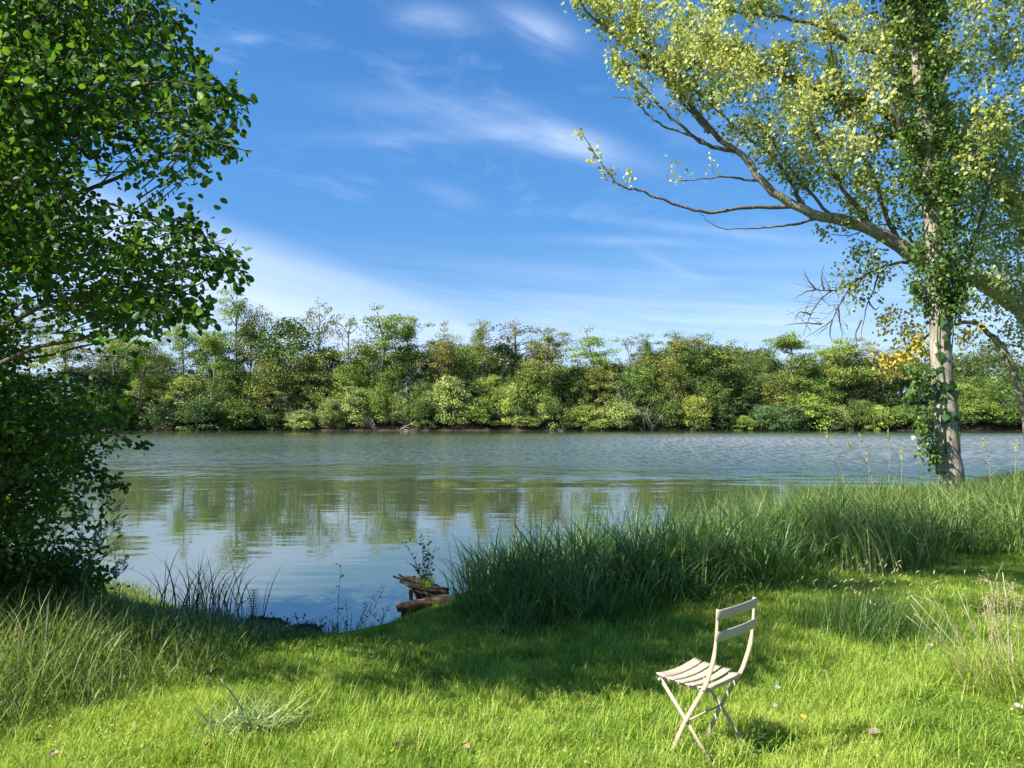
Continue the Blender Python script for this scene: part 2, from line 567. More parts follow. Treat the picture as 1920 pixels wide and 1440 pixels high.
m, nt = new_mat('putty_paint')
tcn = nt.nodes.new('ShaderNodeTexCoord')
n1 = noise(nt, tcn.outputs['Object'], 40, 4, .6)
n2 = noise(nt, tcn.outputs['Object'], 9, 3, .6)
p = nt.nodes.new('ShaderNodeBsdfPrincipled')
nt.links.new(ramp(nt, n1 * .5 + n2 * .5, [(.27, (.18, .11, .06)), (.33, (.37, .30, .215)), (.5, (.435, .355, .265)), (.75, (.47, .385, .295))]), p.inputs['Base Color'])
p.inputs['Roughness'].default_value = .5
p.inputs['Specular IOR Level'].default_value = .35
out(nt, p.outputs[0])
M['paint'] = m


# ------------------------------------------------------------------ terrain and water
SHX = np.array([-800, -60, -40, -14, -8, -5.15, -3.28, -2.47, -1.72, -1.28, -.83, 0, 1, 3, 6, 9, 14, 30, 60, 800.])
SHY = np.array([24, 20, 16, 13, 12, 10.16, 8.44, 8.08, 7.98, 8.37, 9.15, 10.3, 10.9, 12, 14.5, 18, 23, 35, 45, 60.])


def shore(x):
    return np.interp(x, SHX, SHY)


def smooth(t):
    t = np.clip(t, 0, 1)
    return t * t * (3 - 2 * t)


def ground_h(x, y):
    x, y = np.asarray(x, float), np.asarray(y, float)
    xx = np.clip(x, -8, 12)
    lawn = -1.62 - 0.052 * np.clip(y, 0, 7.2) + 0.016 * xx * np.clip(y / 4, 0, 1)
    lawn = lawn + (vnoise(x, y, 3, 1.3) - .5) * .06 + (vnoise(x, y, 4, .55) - .5) * .045 - .012
    lawn = np.maximum(lawn, -2.10)
    s = y - shore(x)
    t = smooth((s + 1.3) / 1.3)
    h = lawn * (1 - t) + WATER * t
    h = np.where(s > 0, WATER - 1.4 * smooth(s / 5), h)
    fs = 125 + 2.0 * (vnoise(x, y * 0, 5, 14) - .5) * 2
    f = y - fs
    far = np.where(f < 0, WATER - 1.4 * smooth(-f / 5), WATER + 1.0 * smooth(f / 3) + 2.0 * smooth((f - 3) / 25))
    return np.where(y > 100, far, h)


xs = np.concatenate([np.array([-900, -500, -300, -200, -140, -100]), np.arange(-80, -14, 3.), np.arange(-14, 26, .25), np.arange(26, 90, 3.), np.array([100, 140, 200, 300, 500, 900.])])
ys = np.concatenate([np.array([-400, -100, -40, -15, -6, -2.]), np.arange(0, 26, .25), np.arange(26, 120, 5.), np.arange(120, 134, .6), np.arange(134, 170, 4.), np.array([180, 220, 300, 500, 900, 1500.])])
GX, GY = np.meshgrid(xs, ys)
gv = np.stack([GX, GY, ground_h(GX, GY)], -1).reshape(-1, 3)
nx = len(xs)
ii = (np.arange(len(ys) - 1)[:, None] * nx + np.arange(nx - 1)[None]).ravel()
mb = MB()
mb.add(gv, np.stack([ii, ii + 1, ii + nx + 1, ii + nx], 1))
tag(mb.build('ground', M['ground'], smooth=True), kind='structure')
mb = MB()
mb.add([(-890, 4, WATER), (890, 4, WATER), (890, 140, WATER), (-890, 140, WATER)], [[0, 1, 2, 3]])
tag(mb.build('lake_water', M['water']), kind='structure')


# ------------------------------------------------------------------ far bank: prototypes
def clump(mbl, r, c, rad, n, size, tint, kind='rhomb', droop=0.0):
    rad = np.asarray(rad, float)
    d = rnd_dirs(r, n) * (r.random((n, 1)) ** .45)
    C = np.asarray(c) + d * rad
    T = rnd_dirs(r, n) + np.array([0, 0, -droop])
    N = rnd_dirs(r, n) + d * 1.0 + np.array([0, 0, .5])
    mbl.leaves(C, size * r.uniform(.7, 1.35, n), T, N, np.clip(tint + r.normal(size=n) * .16, 0, 1), kind)


def on(pl, t):
    i = t * (len(pl) - 1)
    k = min(int(i), len(pl) - 2)
    return pl[k] + (pl[k + 1] - pl[k]) * (i - k)


def make_locust(seed, h=15., sparse=1.0, bare=False, dense=False):
    r = np.random.default_rng(seed)
    wood, leaf = MB(), MB()
    lean = r.normal(size=2) * .5
    top = np.array([lean[0], lean[1], h * .93])
    tr = curve([(0, 0, -1), (lean[0] * .2, lean[1] * .2, h * .3), (lean[0] * .3 + r.normal() * .3, lean[1] * .6, h * .62), top], 9, r, .08)
    wood.tube(tr, np.linspace(.17, .05, 9), 5)
    nl = 9 if not dense else 14
    for k in range(nl):
        z0 = h * r.uniform(.42 if not dense else .3, .82)
        base = np.array([np.interp(z0, tr[:, 2], tr[:, i]) for i in range(3)])
        az = k * 2.4 + r.normal() * .4
        L = (1 - z0 / h * .55) * r.uniform(2.2, 4.0)
        tip = base + np.array([math.cos(az) * L * .8, math.sin(az) * L * .8, L * r.uniform(.45, 1.0)])
        tip[2] = min(tip[2], h)
        br = curve([base, base * .5 + tip * .5 + r.normal(size=3) * .25, tip], 6, r, .07)
        wood.tube(br, np.linspace(.065, .02, 6), 4)
        for q in range(4 if bare else 2):
            t2 = br[r.integers(2, 6)]
            e = t2 + unit(rnd_dirs(r, 1)[0] + np.array([math.cos(az), math.sin(az), .9]) * .9) * r.uniform(.7, 1.6)
            wood.tube(curve([t2, (t2 + e) / 2 + r.normal(size=3) * .12, e], 4), np.linspace(.028, .01, 4), 3)
            if bare:
                for w in range(3):
                    e2 = e + unit(rnd_dirs(r, 1)[0] + np.array([0, 0, .7])) * r.uniform(.4, .9)
                    wood.tube([(t2 + e) / 2 * .3 + e * .7, e2], [.014, .007], 3)
                if r.random() < .9:
                    clump(leaf, r, e, (.8, .8, .45), 26, .22, r.uniform(.3, .7))
        if not bare:
            for q in range(r.integers(3, 7)):
                c = br[r.integers(3, 6)] + r.normal(size=3) * (.8, .8, .4)
                clump(leaf, r, c, np.array([1.2, 1.2, .5]) * r.uniform(.6, 1.25), int((150 if dense else 120) * sparse), .165, r.uniform(.2, .8))
    for k in range(7):                                  # sprays up the leader, so that it carries foliage to the tip
        c = on(tr, r.uniform(.62, 1.0)) + r.normal(size=3) * (.5, .5, .2)
        clump(leaf, r, c, np.array([.85, .85, .4]) * r.uniform(.7, 1.2), int((24 if bare else 60) * sparse), .20, r.uniform(.3, .8))
    clump(leaf, r, top, (.9, .9, .5), int((30 if bare else 70) * sparse), .20, .6)
    return wood, leaf


def make_broadleaf(seed, h=12., w=8., shrub=False):
    r = np.random.default_rng(seed)
    wood, leaf = MB(), MB()
    tr = curve([(0, 0, -1), (r.normal() * .3, 0, h * .4), (r.normal() * .5, r.normal() * .4, h * .85)], 7, r, .06)
    wood.tube(tr, np.linspace(.16, .04, 7), 5)
    n = 44 if shrub else 62
    z0 = .04 if shrub else .12
    for k in range(n):
        u = (k + .5) / n
        az = k * 2.39996
        zc = z0 + (1 - z0) * (u ** .8) * .93
        prof = math.sin(min(1, (1 - (zc - z0) / (1 - z0)) * 1.15) * math.pi / 2) ** .75
        if not shrub:
            prof *= .62 + .38 * min(1, zc / .35)
        rr = w / 2 * prof * r.uniform(.5, 1.15) * (1 + .22 * math.sin(3 * az + seed) + .14 * math.sin(5 * az + 2 * zc * 4 + seed))
        c = np.array([math.cos(az) * rr, math.sin(az) * rr, zc * h + r.normal() * .25])
        s = r.uniform(.5, 1.5) * (.95 if shrub else 1.1)
        clump(leaf, r, c, np.array([s, s, s * r.uniform(.5, .95)]), int(40 + 110 * s), .22, r.uniform(.05, .95), droop=.5)
        if k % 3 == 0:
            b = np.array([np.interp(c[2] * .6, tr[:, 2], tr[:, i]) for i in range(3)])
            wood.tube(curve([b, (b + c) / 2 + r.normal(size=3) * .3, c], 5), np.linspace(.06, .015, 5), 4)
    # a few twigs of the outline that stick out
    for k in range(46 if shrub else 34):
        az = r.uniform(0, 6.28)
        q = r.uniform(.25, .52)
        c = np.array([math.cos(az) * w * q, math.sin(az) * w * q, h * r.uniform(.35, .8) + h * (.5 - q) * .9])
        clump(leaf, r, c, (.4, .4, 1.1), 40, .2, r.uniform(.4, .95), 'long', droop=1.0)
    return wood, leaf


def proto(fn, *a, **k):
    wood, leaf = fn(*a, **k)
    v = leaf.data()[0]
    return dict(h=float(np.percentile(v[:, 2], 99.5)), w=float(np.percentile(v[:, 0], 98) - np.percentile(v[:, 0], 2)),
                wood=wood, leaf=leaf, wm=wood.mesh('trunk', M['far_bark'], True), lm=leaf.mesh('crown', M['far']))


LOC = [proto(make_locust, s) for s in (1, 2, 3, 4)]
LOCD = [proto(make_locust, s, 14., 1.0, False, True) for s in (11, 12, 13)]
BARE = [proto(make_locust, s, 14., 1.0, True) for s in (21, 22)]
BROAD = [proto(make_broadleaf, s, 12., 8.) for s in (31, 32, 33, 34)]
SHRUB = [proto(make_broadleaf, s, 5.5, 5.5, True) for s in (41, 42, 43, 44)]

TINT = {   # leaf colour of each kind
    'yellow-green': (.24, .31, .075), 'light green': (.20, .29, .065), 'green': (.115, .19, .045), 'dark green': (.055, .105, .035), 'olive': (.185, .22, .06),
    'golden green': (.25, .31, .075), 'bright lime': (.28, .35, .12), 'blue-green': (.11, .19, .08), 'rusty green': (.22, .22, .07), 'grey-brown': (.20, .19, .12),
    'pale green': (.27, .34, .13),
}
ORD = ['first', 'second', 'third', 'fourth', 'fifth', 'sixth', 'seventh', 'eighth', 'ninth', 'tenth', 'eleventh', 'twelfth', 'thirteenth', 'fourteenth', 'fifteenth', 'sixteenth',
       'seventeenth', 'eighteenth', 'nineteenth', 'twentieth', 'twenty-first', 'twenty-second', 'twenty-third', 'twenty-fourth', 'twenty-fifth', 'twenty-sixth', 'twenty-seventh',
       'twenty-eighth', 'twenty-ninth', 'thirtieth', 'thirty-first', 'thirty-second', 'thirty-third', 'thirty-fourth', 'thirty-fifth', 'thirty-sixth', 'thirty-seventh', 'thirty-eighth',
       'thirty-ninth', 'fortieth', 'forty-first', 'forty-second', 'forty-third', 'forty-fourth', 'forty-fifth', 'forty-sixth']


def plant_far(name, pr, px, topy, d, wpx, tint, label, cat, group, wscale=None):
    x = (px - CX) / FPX * d
    z0 = float(ground_h(x, d))
    ht = (HOR - topy) / FPX * d - z0
    s = ht / pr['h']
    sw = wpx / FPX * d / pr['w'] if wscale is None else s * wscale
    o = empty(name, (x, d, z0))
    o.scale = (sw, sw, s)
    o.rotation_euler = (0, 0, rng.uniform(0, 6.28))
    tag(o, label, cat, group)
    base = np.array(TINT[tint]) * rng.uniform(1.05, 1.5) * (1.04, 1.0, .95)
    for nm, me in (('trunk', pr['wm']), ('crown', pr['lm'])):
        c = bpy.data.objects.new(nm, me)
        COL.objects.link(c)
        c.parent = o
        c.color = (*base, 1)
    return o


def far_row(rows, name, protos, form, cat, group, where):
    rows = sorted(rows, key=lambda a: a[0])
    for i, a in enumerate(rows):
        px, topy, d, wpx, tint, adj = a[:6]
        if len(a) < 7:                     # an uneven roofline
            topy += rng.normal() * (9 if where.startswith('along') else 15) - (0 if where.startswith('along') else 22 * max(0., 1 - abs(px - 430) / 420))
            wpx *= rng.uniform(.72, 1.22)
        pr = protos[i % len(protos)] if len(a) < 7 else a[6]
        plant_far(name, pr, px, topy, d, wpx, tint, f'{adj} {tint} {form} {where}, {ORD[i]} from left', cat, group)


far_row([
    (55, 585, 133, 95, 'yellow-green', 'feathery', LOC[0]), (120, 600, 129, 95, 'golden green', 'broad', LOC[1]), (203, 562, 131, 95, 'golden green', 'tall', LOC[2]),
    (262, 625, 128, 80, 'yellow-green', 'feathery', LOC[3]), (345, 570, 132, 70, 'light green', 'thin', LOC[1]), (395, 620, 127, 75, 'light green', 'feathery', LOC[2]),
    (442, 546, 131, 85, 'light green', 'tallest', LOC[0]), (500, 575, 133, 60, 'olive', 'twiggy', BARE[0]), (597, 563, 133, 55, 'olive', 'thin bare-topped', BARE[1]),
    (645, 588, 130, 80, 'olive', 'leaning', BARE[0]), (712, 575, 131, 95, 'light green', 'broad', LOC[3]), (776, 592, 130, 75, 'light green', 'feathery', LOC[2]),
    (830, 606, 129, 75, 'rusty green', 'flat-topped', LOC[1]), (905, 600, 131, 60, 'olive', 'slender', LOC[0]), (985, 600, 133, 120, 'grey-brown', 'wide bare-twigged', BARE[1]),
    (1030, 622, 129, 80, 'olive', 'dense', LOCD[0]), (1103, 617, 131, 85, 'light green', 'round-headed', LOC[3]), (1178, 630, 133, 50, 'grey-brown', 'thin bare', BARE[0]),
    (1210, 627, 132, 40, 'green', 'wispy', LOC[0]), (1262, 627, 131, 85, 'olive', 'flat-topped', LOC[2]), (1326, 627, 130, 80, 'light green', 'spreading', LOC[1]),
    (1368, 640, 131, 75, 'olive', 'spreading', LOC[3]), (1425, 660, 133, 50, 'green', 'slender', LOC[0]), (1490, 626, 129, 95, 'light green', 'dense', LOCD[1]),
    (1545, 638, 130, 90, 'light green', 'dense', LOCD[2]), (1590, 640, 131, 85, 'olive', 'dense', LOCD[0]), (1645, 655, 130, 90, 'rusty green', 'airy', LOC[2]),
    (1705, 660, 132, 90, 'olive', 'airy', LOC[1]),
], 'locust_tree', LOC, 'locust tree', 'tree', 'locust trees standing above the far woods', 'above the far woods')

far_row([
    (40, 690, 134, 130, 'green', 'bushy'), (130, 700, 133, 120, 'dark green', 'bushy'), (225, 695, 134, 115, 'dark green', 'broad'), (315, 715, 134, 105, 'olive', 'low'),
    (395, 655, 135, 120, 'green', 'bushy'), (470, 645, 134, 115, 'olive', 'round'), (545, 630, 133, 120, 'green', 'tall'), (615, 645, 134, 115, 'olive', 'bushy'),
    (690, 655, 135, 115, 'light green', 'bushy'), (760, 660, 134, 110, 'green', 'round'), (828, 665, 134, 110, 'olive', 'bushy'), (885, 655, 135, 105, 'green', 'bushy'),
    (945, 648, 134, 120, 'dark green', 'massive'), (1015, 652, 134, 110, 'olive', 'bushy'), (1090, 655, 134, 105, 'green', 'round'), (1150, 660, 135, 110, 'light green', 'bushy'),
    (1215, 652, 134, 105, 'olive', 'bushy'), (1280, 655, 135, 105, 'green', 'round'), (1345, 655, 133, 105, 'green', 'tall'), (1440, 690, 137, 85, 'pale green', 'low'),
    (1500, 662, 135, 100, 'green', 'bushy'), (1565, 672, 135, 110, 'dark green', 'bushy'), (1625, 680, 135, 105, 'olive', 'bushy'), (1690, 690, 135, 110, 'green', 'round'),
    (1760, 700, 134, 105, 'dark green', 'bushy'), (1830, 695, 133, 115, 'green', 'broad'), (1905, 690, 134, 125, 'green', 'broad'), (1990, 690, 134, 125, 'green', 'broad'),
], 'woodland_tree', BROAD, 'broadleaf tree', 'tree', 'broadleaf trees of the far woods', 'in the far woods, back row')

far_row([
    (430, 705, 129, 95, 'green', 'bushy'), (505, 700, 129, 90, 'olive', 'bushy'), (575, 690, 129, 95, 'olive', 'bushy'), (650, 695, 129, 95, 'light green', 'round'),
    (725, 695, 129, 90, 'green', 'round'), (795, 705, 129, 85, 'green', 'bushy'), (868, 700, 129, 80, 'dark green', 'bushy'), (925, 705, 129, 80, 'yellow-green', 'bushy'),
    (995, 700, 129, 90, 'light green', 'round'), (1065, 720, 129, 75, 'dark green', 'low'), (1120, 690, 128.5, 100, 'olive', 'bushy'), (1190, 700, 129, 90, 'green', 'round'),
    (1262, 705, 129, 90, 'olive', 'bushy'), (1330, 690, 129, 100, 'green', 'tall'), (1395, 730, 130, 70, 'dark green', 'low'), (1465, 715, 130, 90, 'olive', 'bushy'),
    (1535, 725, 129, 85, 'light green', 'round'), (1600, 730, 130, 85, 'dark green', 'bushy'), (1665, 735, 130, 85, 'green', 'low'), (1730, 735, 130, 85, 'green', 'bushy'),
    (1800, 730, 129, 90, 'light green', 'bushy'), (1870, 730, 129, 95, 'green', 'bushy'), (350, 715, 130, 90, 'yellow-green', 'bushy'), (270, 720, 130, 90, 'yellow-green', 'round'),
    (180, 725, 130, 100, 'green', 'bushy'), (90, 720, 130, 100, 'green', 'bushy'),
], 'woodland_tree', BROAD[::-1], 'broadleaf tree', 'tree', 'broadleaf trees in the middle of the far woods', 'in the far woods, middle row')

far_row([
    (215, 755, 126.3, 90, 'dark green', 'rounded'), (310, 745, 126.3, 95, 'dark green', 'rounded'), (385, 748, 126.2, 100, 'dark green', 'broad'), (455, 752, 126.4, 85, 'green', 'rounded'),
    (510, 762, 126.5, 70, 'dark green', 'low'), (567, 766, 125.6, 62, 'pale green', 'low'), (625, 760, 125.6, 52, 'bright lime', 'small'), (668, 735, 126.6, 66, 'pale green', 'rounded'),
    (712, 722, 127, 72, 'light green', 'tall'), (752, 742, 126.4, 60, 'pale green', 'drooping'), (792, 750, 126, 56, 'green', 'rounded'), (842, 712, 126.3, 74, 'bright lime', 'tall'),
    (893, 738, 126.5, 70, 'light green', 'rounded'), (930, 765, 125.7, 50, 'green', 'low'), (962, 728, 126.4, 70, 'yellow-green', 'tall'), (985, 770, 125.4, 48, 'bright lime', 'low'),
    (1030, 742, 126.6, 60, 'bright lime', 'rounded'), (1095, 748, 125.8, 85, 'yellow-green', 'broad'), (1118, 772, 125.3, 60, 'bright lime', 'low'), (1165, 742, 126.2, 70, 'pale green', 'rounded'),
    (1215, 765, 126.4, 60, 'dark green', 'low'), (1255, 745, 126.5, 66, 'green', 'rounded'), (1305, 752, 126, 56, 'golden green', 'drooping'), (1350, 742, 126.8, 60, 'dark green', 'rounded'),
    (1393, 775, 125.7, 48, 'light green', 'low'), (1432, 760, 126.2, 66, 'blue-green', 'rounded'), (1478, 752, 126, 72, 'blue-green', 'rounded'), (1515, 738, 126.8, 78, 'light green', 'tall'),
    (1572, 768, 126, 60, 'pale green', 'low'), (1612, 760, 126.6, 60, 'green', 'rounded'), (1640, 782, 125.5, 48, 'yellow-green', 'low'), (1690, 765, 126.3, 72, 'green', 'rounded'),
    (1745, 762, 126.3, 76, 'dark green', 'rounded'), (1820, 750, 126, 85, 'light green', 'broad'), (1885, 758, 126, 80, 'green', 'rounded'), (1950, 750, 126, 90, 'green', 'broad'),
    (120, 755, 126.3, 100, 'green', 'broad'), (30, 750, 126.3, 100, 'green', 'rounded'),
], 'bank_shrub', SHRUB, 'shrub', 'shrub', 'shrubs along the far shore', 'along the far shore')

# the mass of the woods behind and between them
mb = MB()
wr = np.random.default_rng(77)
for k in range(95):
    pr = BROAD[k % 4]
    v, q, t = pr['leaf'].data()
    keep = wr.random(len(q)) < .55
    x = wr.uniform(-110, 110)
    y = wr.uniform(139, 160)
    topz = (HOR - (672 + 22 * math.sin(x * .11) + wr.uniform(-15, 25))) / FPX * y
    s = (topz + .7) / pr['h']
    a = wr.uniform(0, 6.28)
    ca, sa = math.cos(a), math.sin(a)
    vv = np.stack([(v[:, 0] * ca - v[:, 1] * sa) * s * 1.2 + x, (v[:, 0] * sa + v[:, 1] * ca) * s * 1.2 + y, v[:, 2] * s - .7], 1)
    qq = q[keep]
    us, inv = np.unique(qq, return_inverse=True)
    mb.add(vv[us], inv.reshape(-1, 4), t[keep] * .8)
o = mb.build('far_woodland', M['far'])
o.color = (.12, .165, .05, 1)
tag(o, 'dense green woodland mass behind the trees of the far bank', 'woodland', kind='stuff')

# low brush, roots and dead leaves in the dark at the water's edge
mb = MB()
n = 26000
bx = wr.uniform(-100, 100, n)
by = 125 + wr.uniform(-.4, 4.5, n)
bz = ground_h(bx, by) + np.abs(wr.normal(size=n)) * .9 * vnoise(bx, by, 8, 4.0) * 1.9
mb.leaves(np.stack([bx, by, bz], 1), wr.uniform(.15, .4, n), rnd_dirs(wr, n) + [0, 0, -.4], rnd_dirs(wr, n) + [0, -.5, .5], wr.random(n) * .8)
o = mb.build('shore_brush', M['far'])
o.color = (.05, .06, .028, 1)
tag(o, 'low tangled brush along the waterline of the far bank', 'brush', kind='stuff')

# bleached dead branches at the far waterline
for i, (px, py, L, az, lab) in enumerate([
        (755, 800, 4.0, .5, 'bleached dead branch tangle at the far waterline below the tall lime shrub'), (702, 800, 3.0, 2.3, 'pale fallen branch at the far waterline, leftmost of the five dead ones'),
        (1052, 801, 3.6, .3, 'pale fallen branch lying low over the far waterline below lime shrubs'), (1222, 780, 6.0, 1.35, 'tall bare grey stems leaning over the dark far bank'),
        (1742, 800, 4.0, 2.0, 'pale dead branch at the far waterline behind the poplar trunk')]):
    d = 124.9
    b0 = P(px, py, d)
    b0[2] = WATER + .1
    mb = MB()
    for k in range(7):
        a = az + wr.normal() * .35
        e = b0 + np.array([math.cos(a) * L, wr.normal() * .6, abs(math.sin(a)) * L * .8 + wr.uniform(0, .8)]) * wr.uniform(.5, 1)
        cpts = curve([b0 + wr.normal(size=3) * (.5, .3, .05), (b0 + e) / 2 + wr.normal(size=3) * .35, e], 7, wr, .06)
        mb.tube(cpts, np.linspace(.07, .02, 7), 5)
        for s in range(2):
            f = cpts[wr.integers(3, 6)]
            mb.tube(curve([f, f + rnd_dirs(wr, 1)[0] * .5, f + unit(rnd_dirs(wr, 1)[0] + [0, 0, .6]) * 1.1], 4), np.linspace(.03, .01, 4), 4)
    tag(mb.build('dead_branch', M['pale_wood'], smooth=True, origin=b0), lab, 'branch', 'dead branches at the far waterline')


# ------------------------------------------------------------------ big trees
def spray(wood, acc, r, a, b, rad, nleaf, spread, lsize, tint=.5, sag=0.0, tmin=.2, twigs=0, sides=4, pts=5):
    a, b = np.asarray(a, float), np.asarray(b, float)
    L = np.linalg.norm(b - a)
    mid = (a + b) / 2 + r.normal(size=3) * L * .07 + np.array([0, 0, -sag * L])
    c = curve([a, mid, b], pts)
    if rad:
        wood.tube(c, np.linspace(rad, rad * .35, pts), sides, cap=False)
    t = r.uniform(tmin, 1.02, nleaf)
    idx = np.clip(t, 0, 1) * (pts - 1)
    i0 = np.minimum(idx.astype(int), pts - 2)
    base = c[i0] + (c[i0 + 1] - c[i0]) * (idx - i0)[:, None]
    off = r.normal(size=(nleaf, 3)) * spread * (1.15 - .75 * t)[:, None]
    for k in range(twigs):
        s = c[r.integers(1, pts - 1)]
        e = s + unit((b - a) / L + r.normal(size=3) * .7) * L * r.uniform(.08, .2)
        wood.tube([s, (s + e) / 2 + r.normal(size=3) * .01, e], [rad * .5, rad * .4, rad * .25], 3, cap=False)
    acc['C'].append(base + off)
    acc['T'].append(unit(b - a)[None] * .6 + off / max(spread, 1e-3) * .5)
    acc['s'].append(lsize * r.uniform(.65, 1.25, nleaf))
    tt_ = np.clip(tint + r.normal(size=nleaf) * .2, 0, .95)
    acc['t'].append(np.where(r.random(nleaf) < .015, 1.0, tt_))


def new_acc():
    return dict(C=[], T=[], s=[], t=[])


def flush(acc, mb, r, kind, up=.4, droop=.5):
    C, T, s, t = (np.concatenate(acc[k]) for k in 'CTst')
    n = len(C)
    mb.leaves(C, s, T + rnd_dirs(r, n) * .8 + np.array([0, 0, -droop]), rnd_dirs(r, n) + np.array([0, 0, up]), t, kind)
    return n


def sample_poly(r, poly, n):
    poly = np.asarray(poly, float)
    lo, hi = poly.min(0), poly.max(0)
    o = np.zeros((0, 2))
    while len(o) < n:
        p = r.uniform(lo, hi, (n * 2, 2))
        o = np.concatenate([o, p[inside(poly, p[:, 0], p[:, 1])]])
    return o[:n]


def project(p):
    p = np.atleast_2d(p)
    return CX + FPX * p[:, 0] / p[:, 1], HOR - FPX * p[:, 2] / p[:, 1]


# --- the alder on the left: its trunk stands outside the picture, boughs hang in
r = np.random.default_rng(5)
ALD = np.array([-5.3, 6.3, float(ground_h(-5.3, 6.3))])
al = empty('alder_tree', ALD)
tag(al, 'dark leafy alder leaning in from the left edge over the water', 'tree')
UP = [(-250, -300), (290, -300), (330, -40), (335, 30), (372, 105), (400, 150), (455, 180), (452, 275), (390, 262), (320, 215), (250, 205), (165, 262), (170, 350), (270, 385), (360, 430),
      (430, 475), (440, 525), (385, 540), (370, 590), (320, 575), (270, 570), (225, 590), (165, 535), (110, 545), (75, 500), (0, 470), (-250, 500)]
LO = [(-250, 470), (0, 520), (35, 590), (50, 650), (70, 710), (140, 705), (205, 735), (270, 760), (255, 800), (262, 832), (190, 845), (150, 880), (215, 912), (190, 945), (135, 965), (95, 1010), (-250, 1080)]
wood, limbs, leaf = MB(), MB(), MB()
tr = curve([ALD + (0, 0, -.2), ALD + (.05, 0, 2), ALD + (.25, -.1, 4.5), ALD + (.1, .1, 7.5), ALD + (.2, 0, 10.8)], 12, r, .03)
wood.tube(tr, np.linspace(.19, .03, 12), 10)


def trunk_at(z):
    return np.array([np.interp(z, tr[:, 2], tr[:, i]) for i in range(3)])


SPOTS = [(-3.2, 5.2, 1.0, .95), (-.34, 6.1, .6, .28), (-1.7, 6.2, .6, .28), (2.65, 6.7, .7, .3), (2.6, 7.6, .8, .3), (.4, 5.55, .6, .25), (.9, 7.0, .5, .25), (4.2, 7.4, .6, .25)]


def landing(q):
    """where the sun ray through q meets the lawn: light patches on it are openings of the crown"""
    t = (q[2] + 1.85) / math.tan(R(SUN_EL))
    return q[0] - math.sin(R(SUN_AZ)) * t, q[1] - math.cos(R(SUN_AZ)) * t


acc = new_acc()
tips = []
for poly, n, d0, d1 in ((UP, 720, 4.0, 7.2), (LO, 640, 6.3, 8.2)):
    pp = sample_poly(r, poly, n)
    dd = r.uniform(d0, d1, n)
    for (px, py), d in zip(pp, dd):
        q = P(px, py, d)
        lx, ly = landing(q)
        if ((lx + 3.2) / 1.0) ** 2 + ((ly - 5.2) / 1.0) ** 2 < 1 and r.random() < .7:
            continue
        tips.append(q)
for px, py in sample_poly(r, [(-200, -100), (180, -100), (220, 150), (150, 330), (200, 480), (60, 470), (-200, 470)], 170):
    tips.append(P(px, py, r.uniform(5.4, 7.4)))
for px, py in sample_poly(r, [(-250, 480), (45, 560), (65, 650), (60, 760), (70, 900), (-250, 1000)], 200):
    tips.append(P(px, py, r.uniform(6.0, 7.6)))
# the crown outside the picture, which throws the shade over the lawn
cen, rad3 = np.array([-4.9, 6.2, 3.4]), np.array([3.3, 2.7, 5.6])
k = 0
def sunspot(q):
    lx, ly = landing(q)
    if ly < 4.9 or any(((lx - a) / ra) ** 2 + ((ly - b) / rb) ** 2 < 1 for a, b, ra, rb in SPOTS):
        return r.random() < .96
    v = float(vnoise(np.array([lx]), np.array([ly * 2.2]), 55, 1.1)[0])
    return v > .54 and r.random() < .9


while k < 900:
    if k % 3 == 2:
        q = np.array([-3.5, 6.0, 6.8]) + rnd_dirs(r, 1)[0] * np.array([2.6, 2.2, 3.4]) * r.random() ** .35
    else:
        q = cen + rnd_dirs(r, 1)[0] * rad3 * r.random() ** .35
    if sunspot(q):
        continue
    if q[1] < 3.2 or q[2] < -.6:
        continue
    px, py = project(q)
    px, py = px[0], py[0]
    if -30 < px < 1950 and py > -40:
        continue
    tips.append(q)
    k += 1
for tip in tips:
    z = min(max(tip[2] - r.uniform(.0, .9) * np.linalg.norm(tip[:2] - ALD[:2]) * .5, ALD[2] + .7), 8.5)
    tk = trunk_at(z)
    dirv = unit(tip - tk)
    L = r.uniform(.55, 1.05)
    a = tip - dirv * L + r.normal(size=3) * .06
    spray(limbs, acc, r, a, tip, .006, int(r.integers(40, 58)), .10, .048, r.uniform(.15, .8), .04, .1)
# boughs that carry them
for (px, py, d) in ((330, 130, 4.6), (420, 240, 4.4), (250, 320, 4.9), (400, 480, 4.5), (330, 570, 4.7), (120, 540, 5.2), (200, 640, 7.1), (240, 760, 7.3), (180, 880, 7.1), (60, 960, 7.3),
                    (200, 30, 5.2), (100, 200, 6.9), (150, 420, 7.2)):
    e = P(px, py, d)
    tk = trunk_at(max(e[2] - .9, ALD[2] + .8))
    c = curve([tk, tk * .5 + e * .5 + (0, 0, .15), e], 9, r, .02)
    limbs.tube(c, np.linspace(.028, .006, 9), 6)
for k in range(26):
    e = cen + rnd_dirs(r, 1)[0] * rad3 * .8
    px, py = project(e)
    if e[2] < 2.5 or (px[0] > -60 and py[0] > -60):
        continue
    tk = trunk_at(max(e[2] - 1.4, 1.0))
    limbs.tube(curve([tk, tk * .5 + e * .5 + (0, 0, .2), e], 7, r, .03), np.linspace(.05, .012, 7), 5)
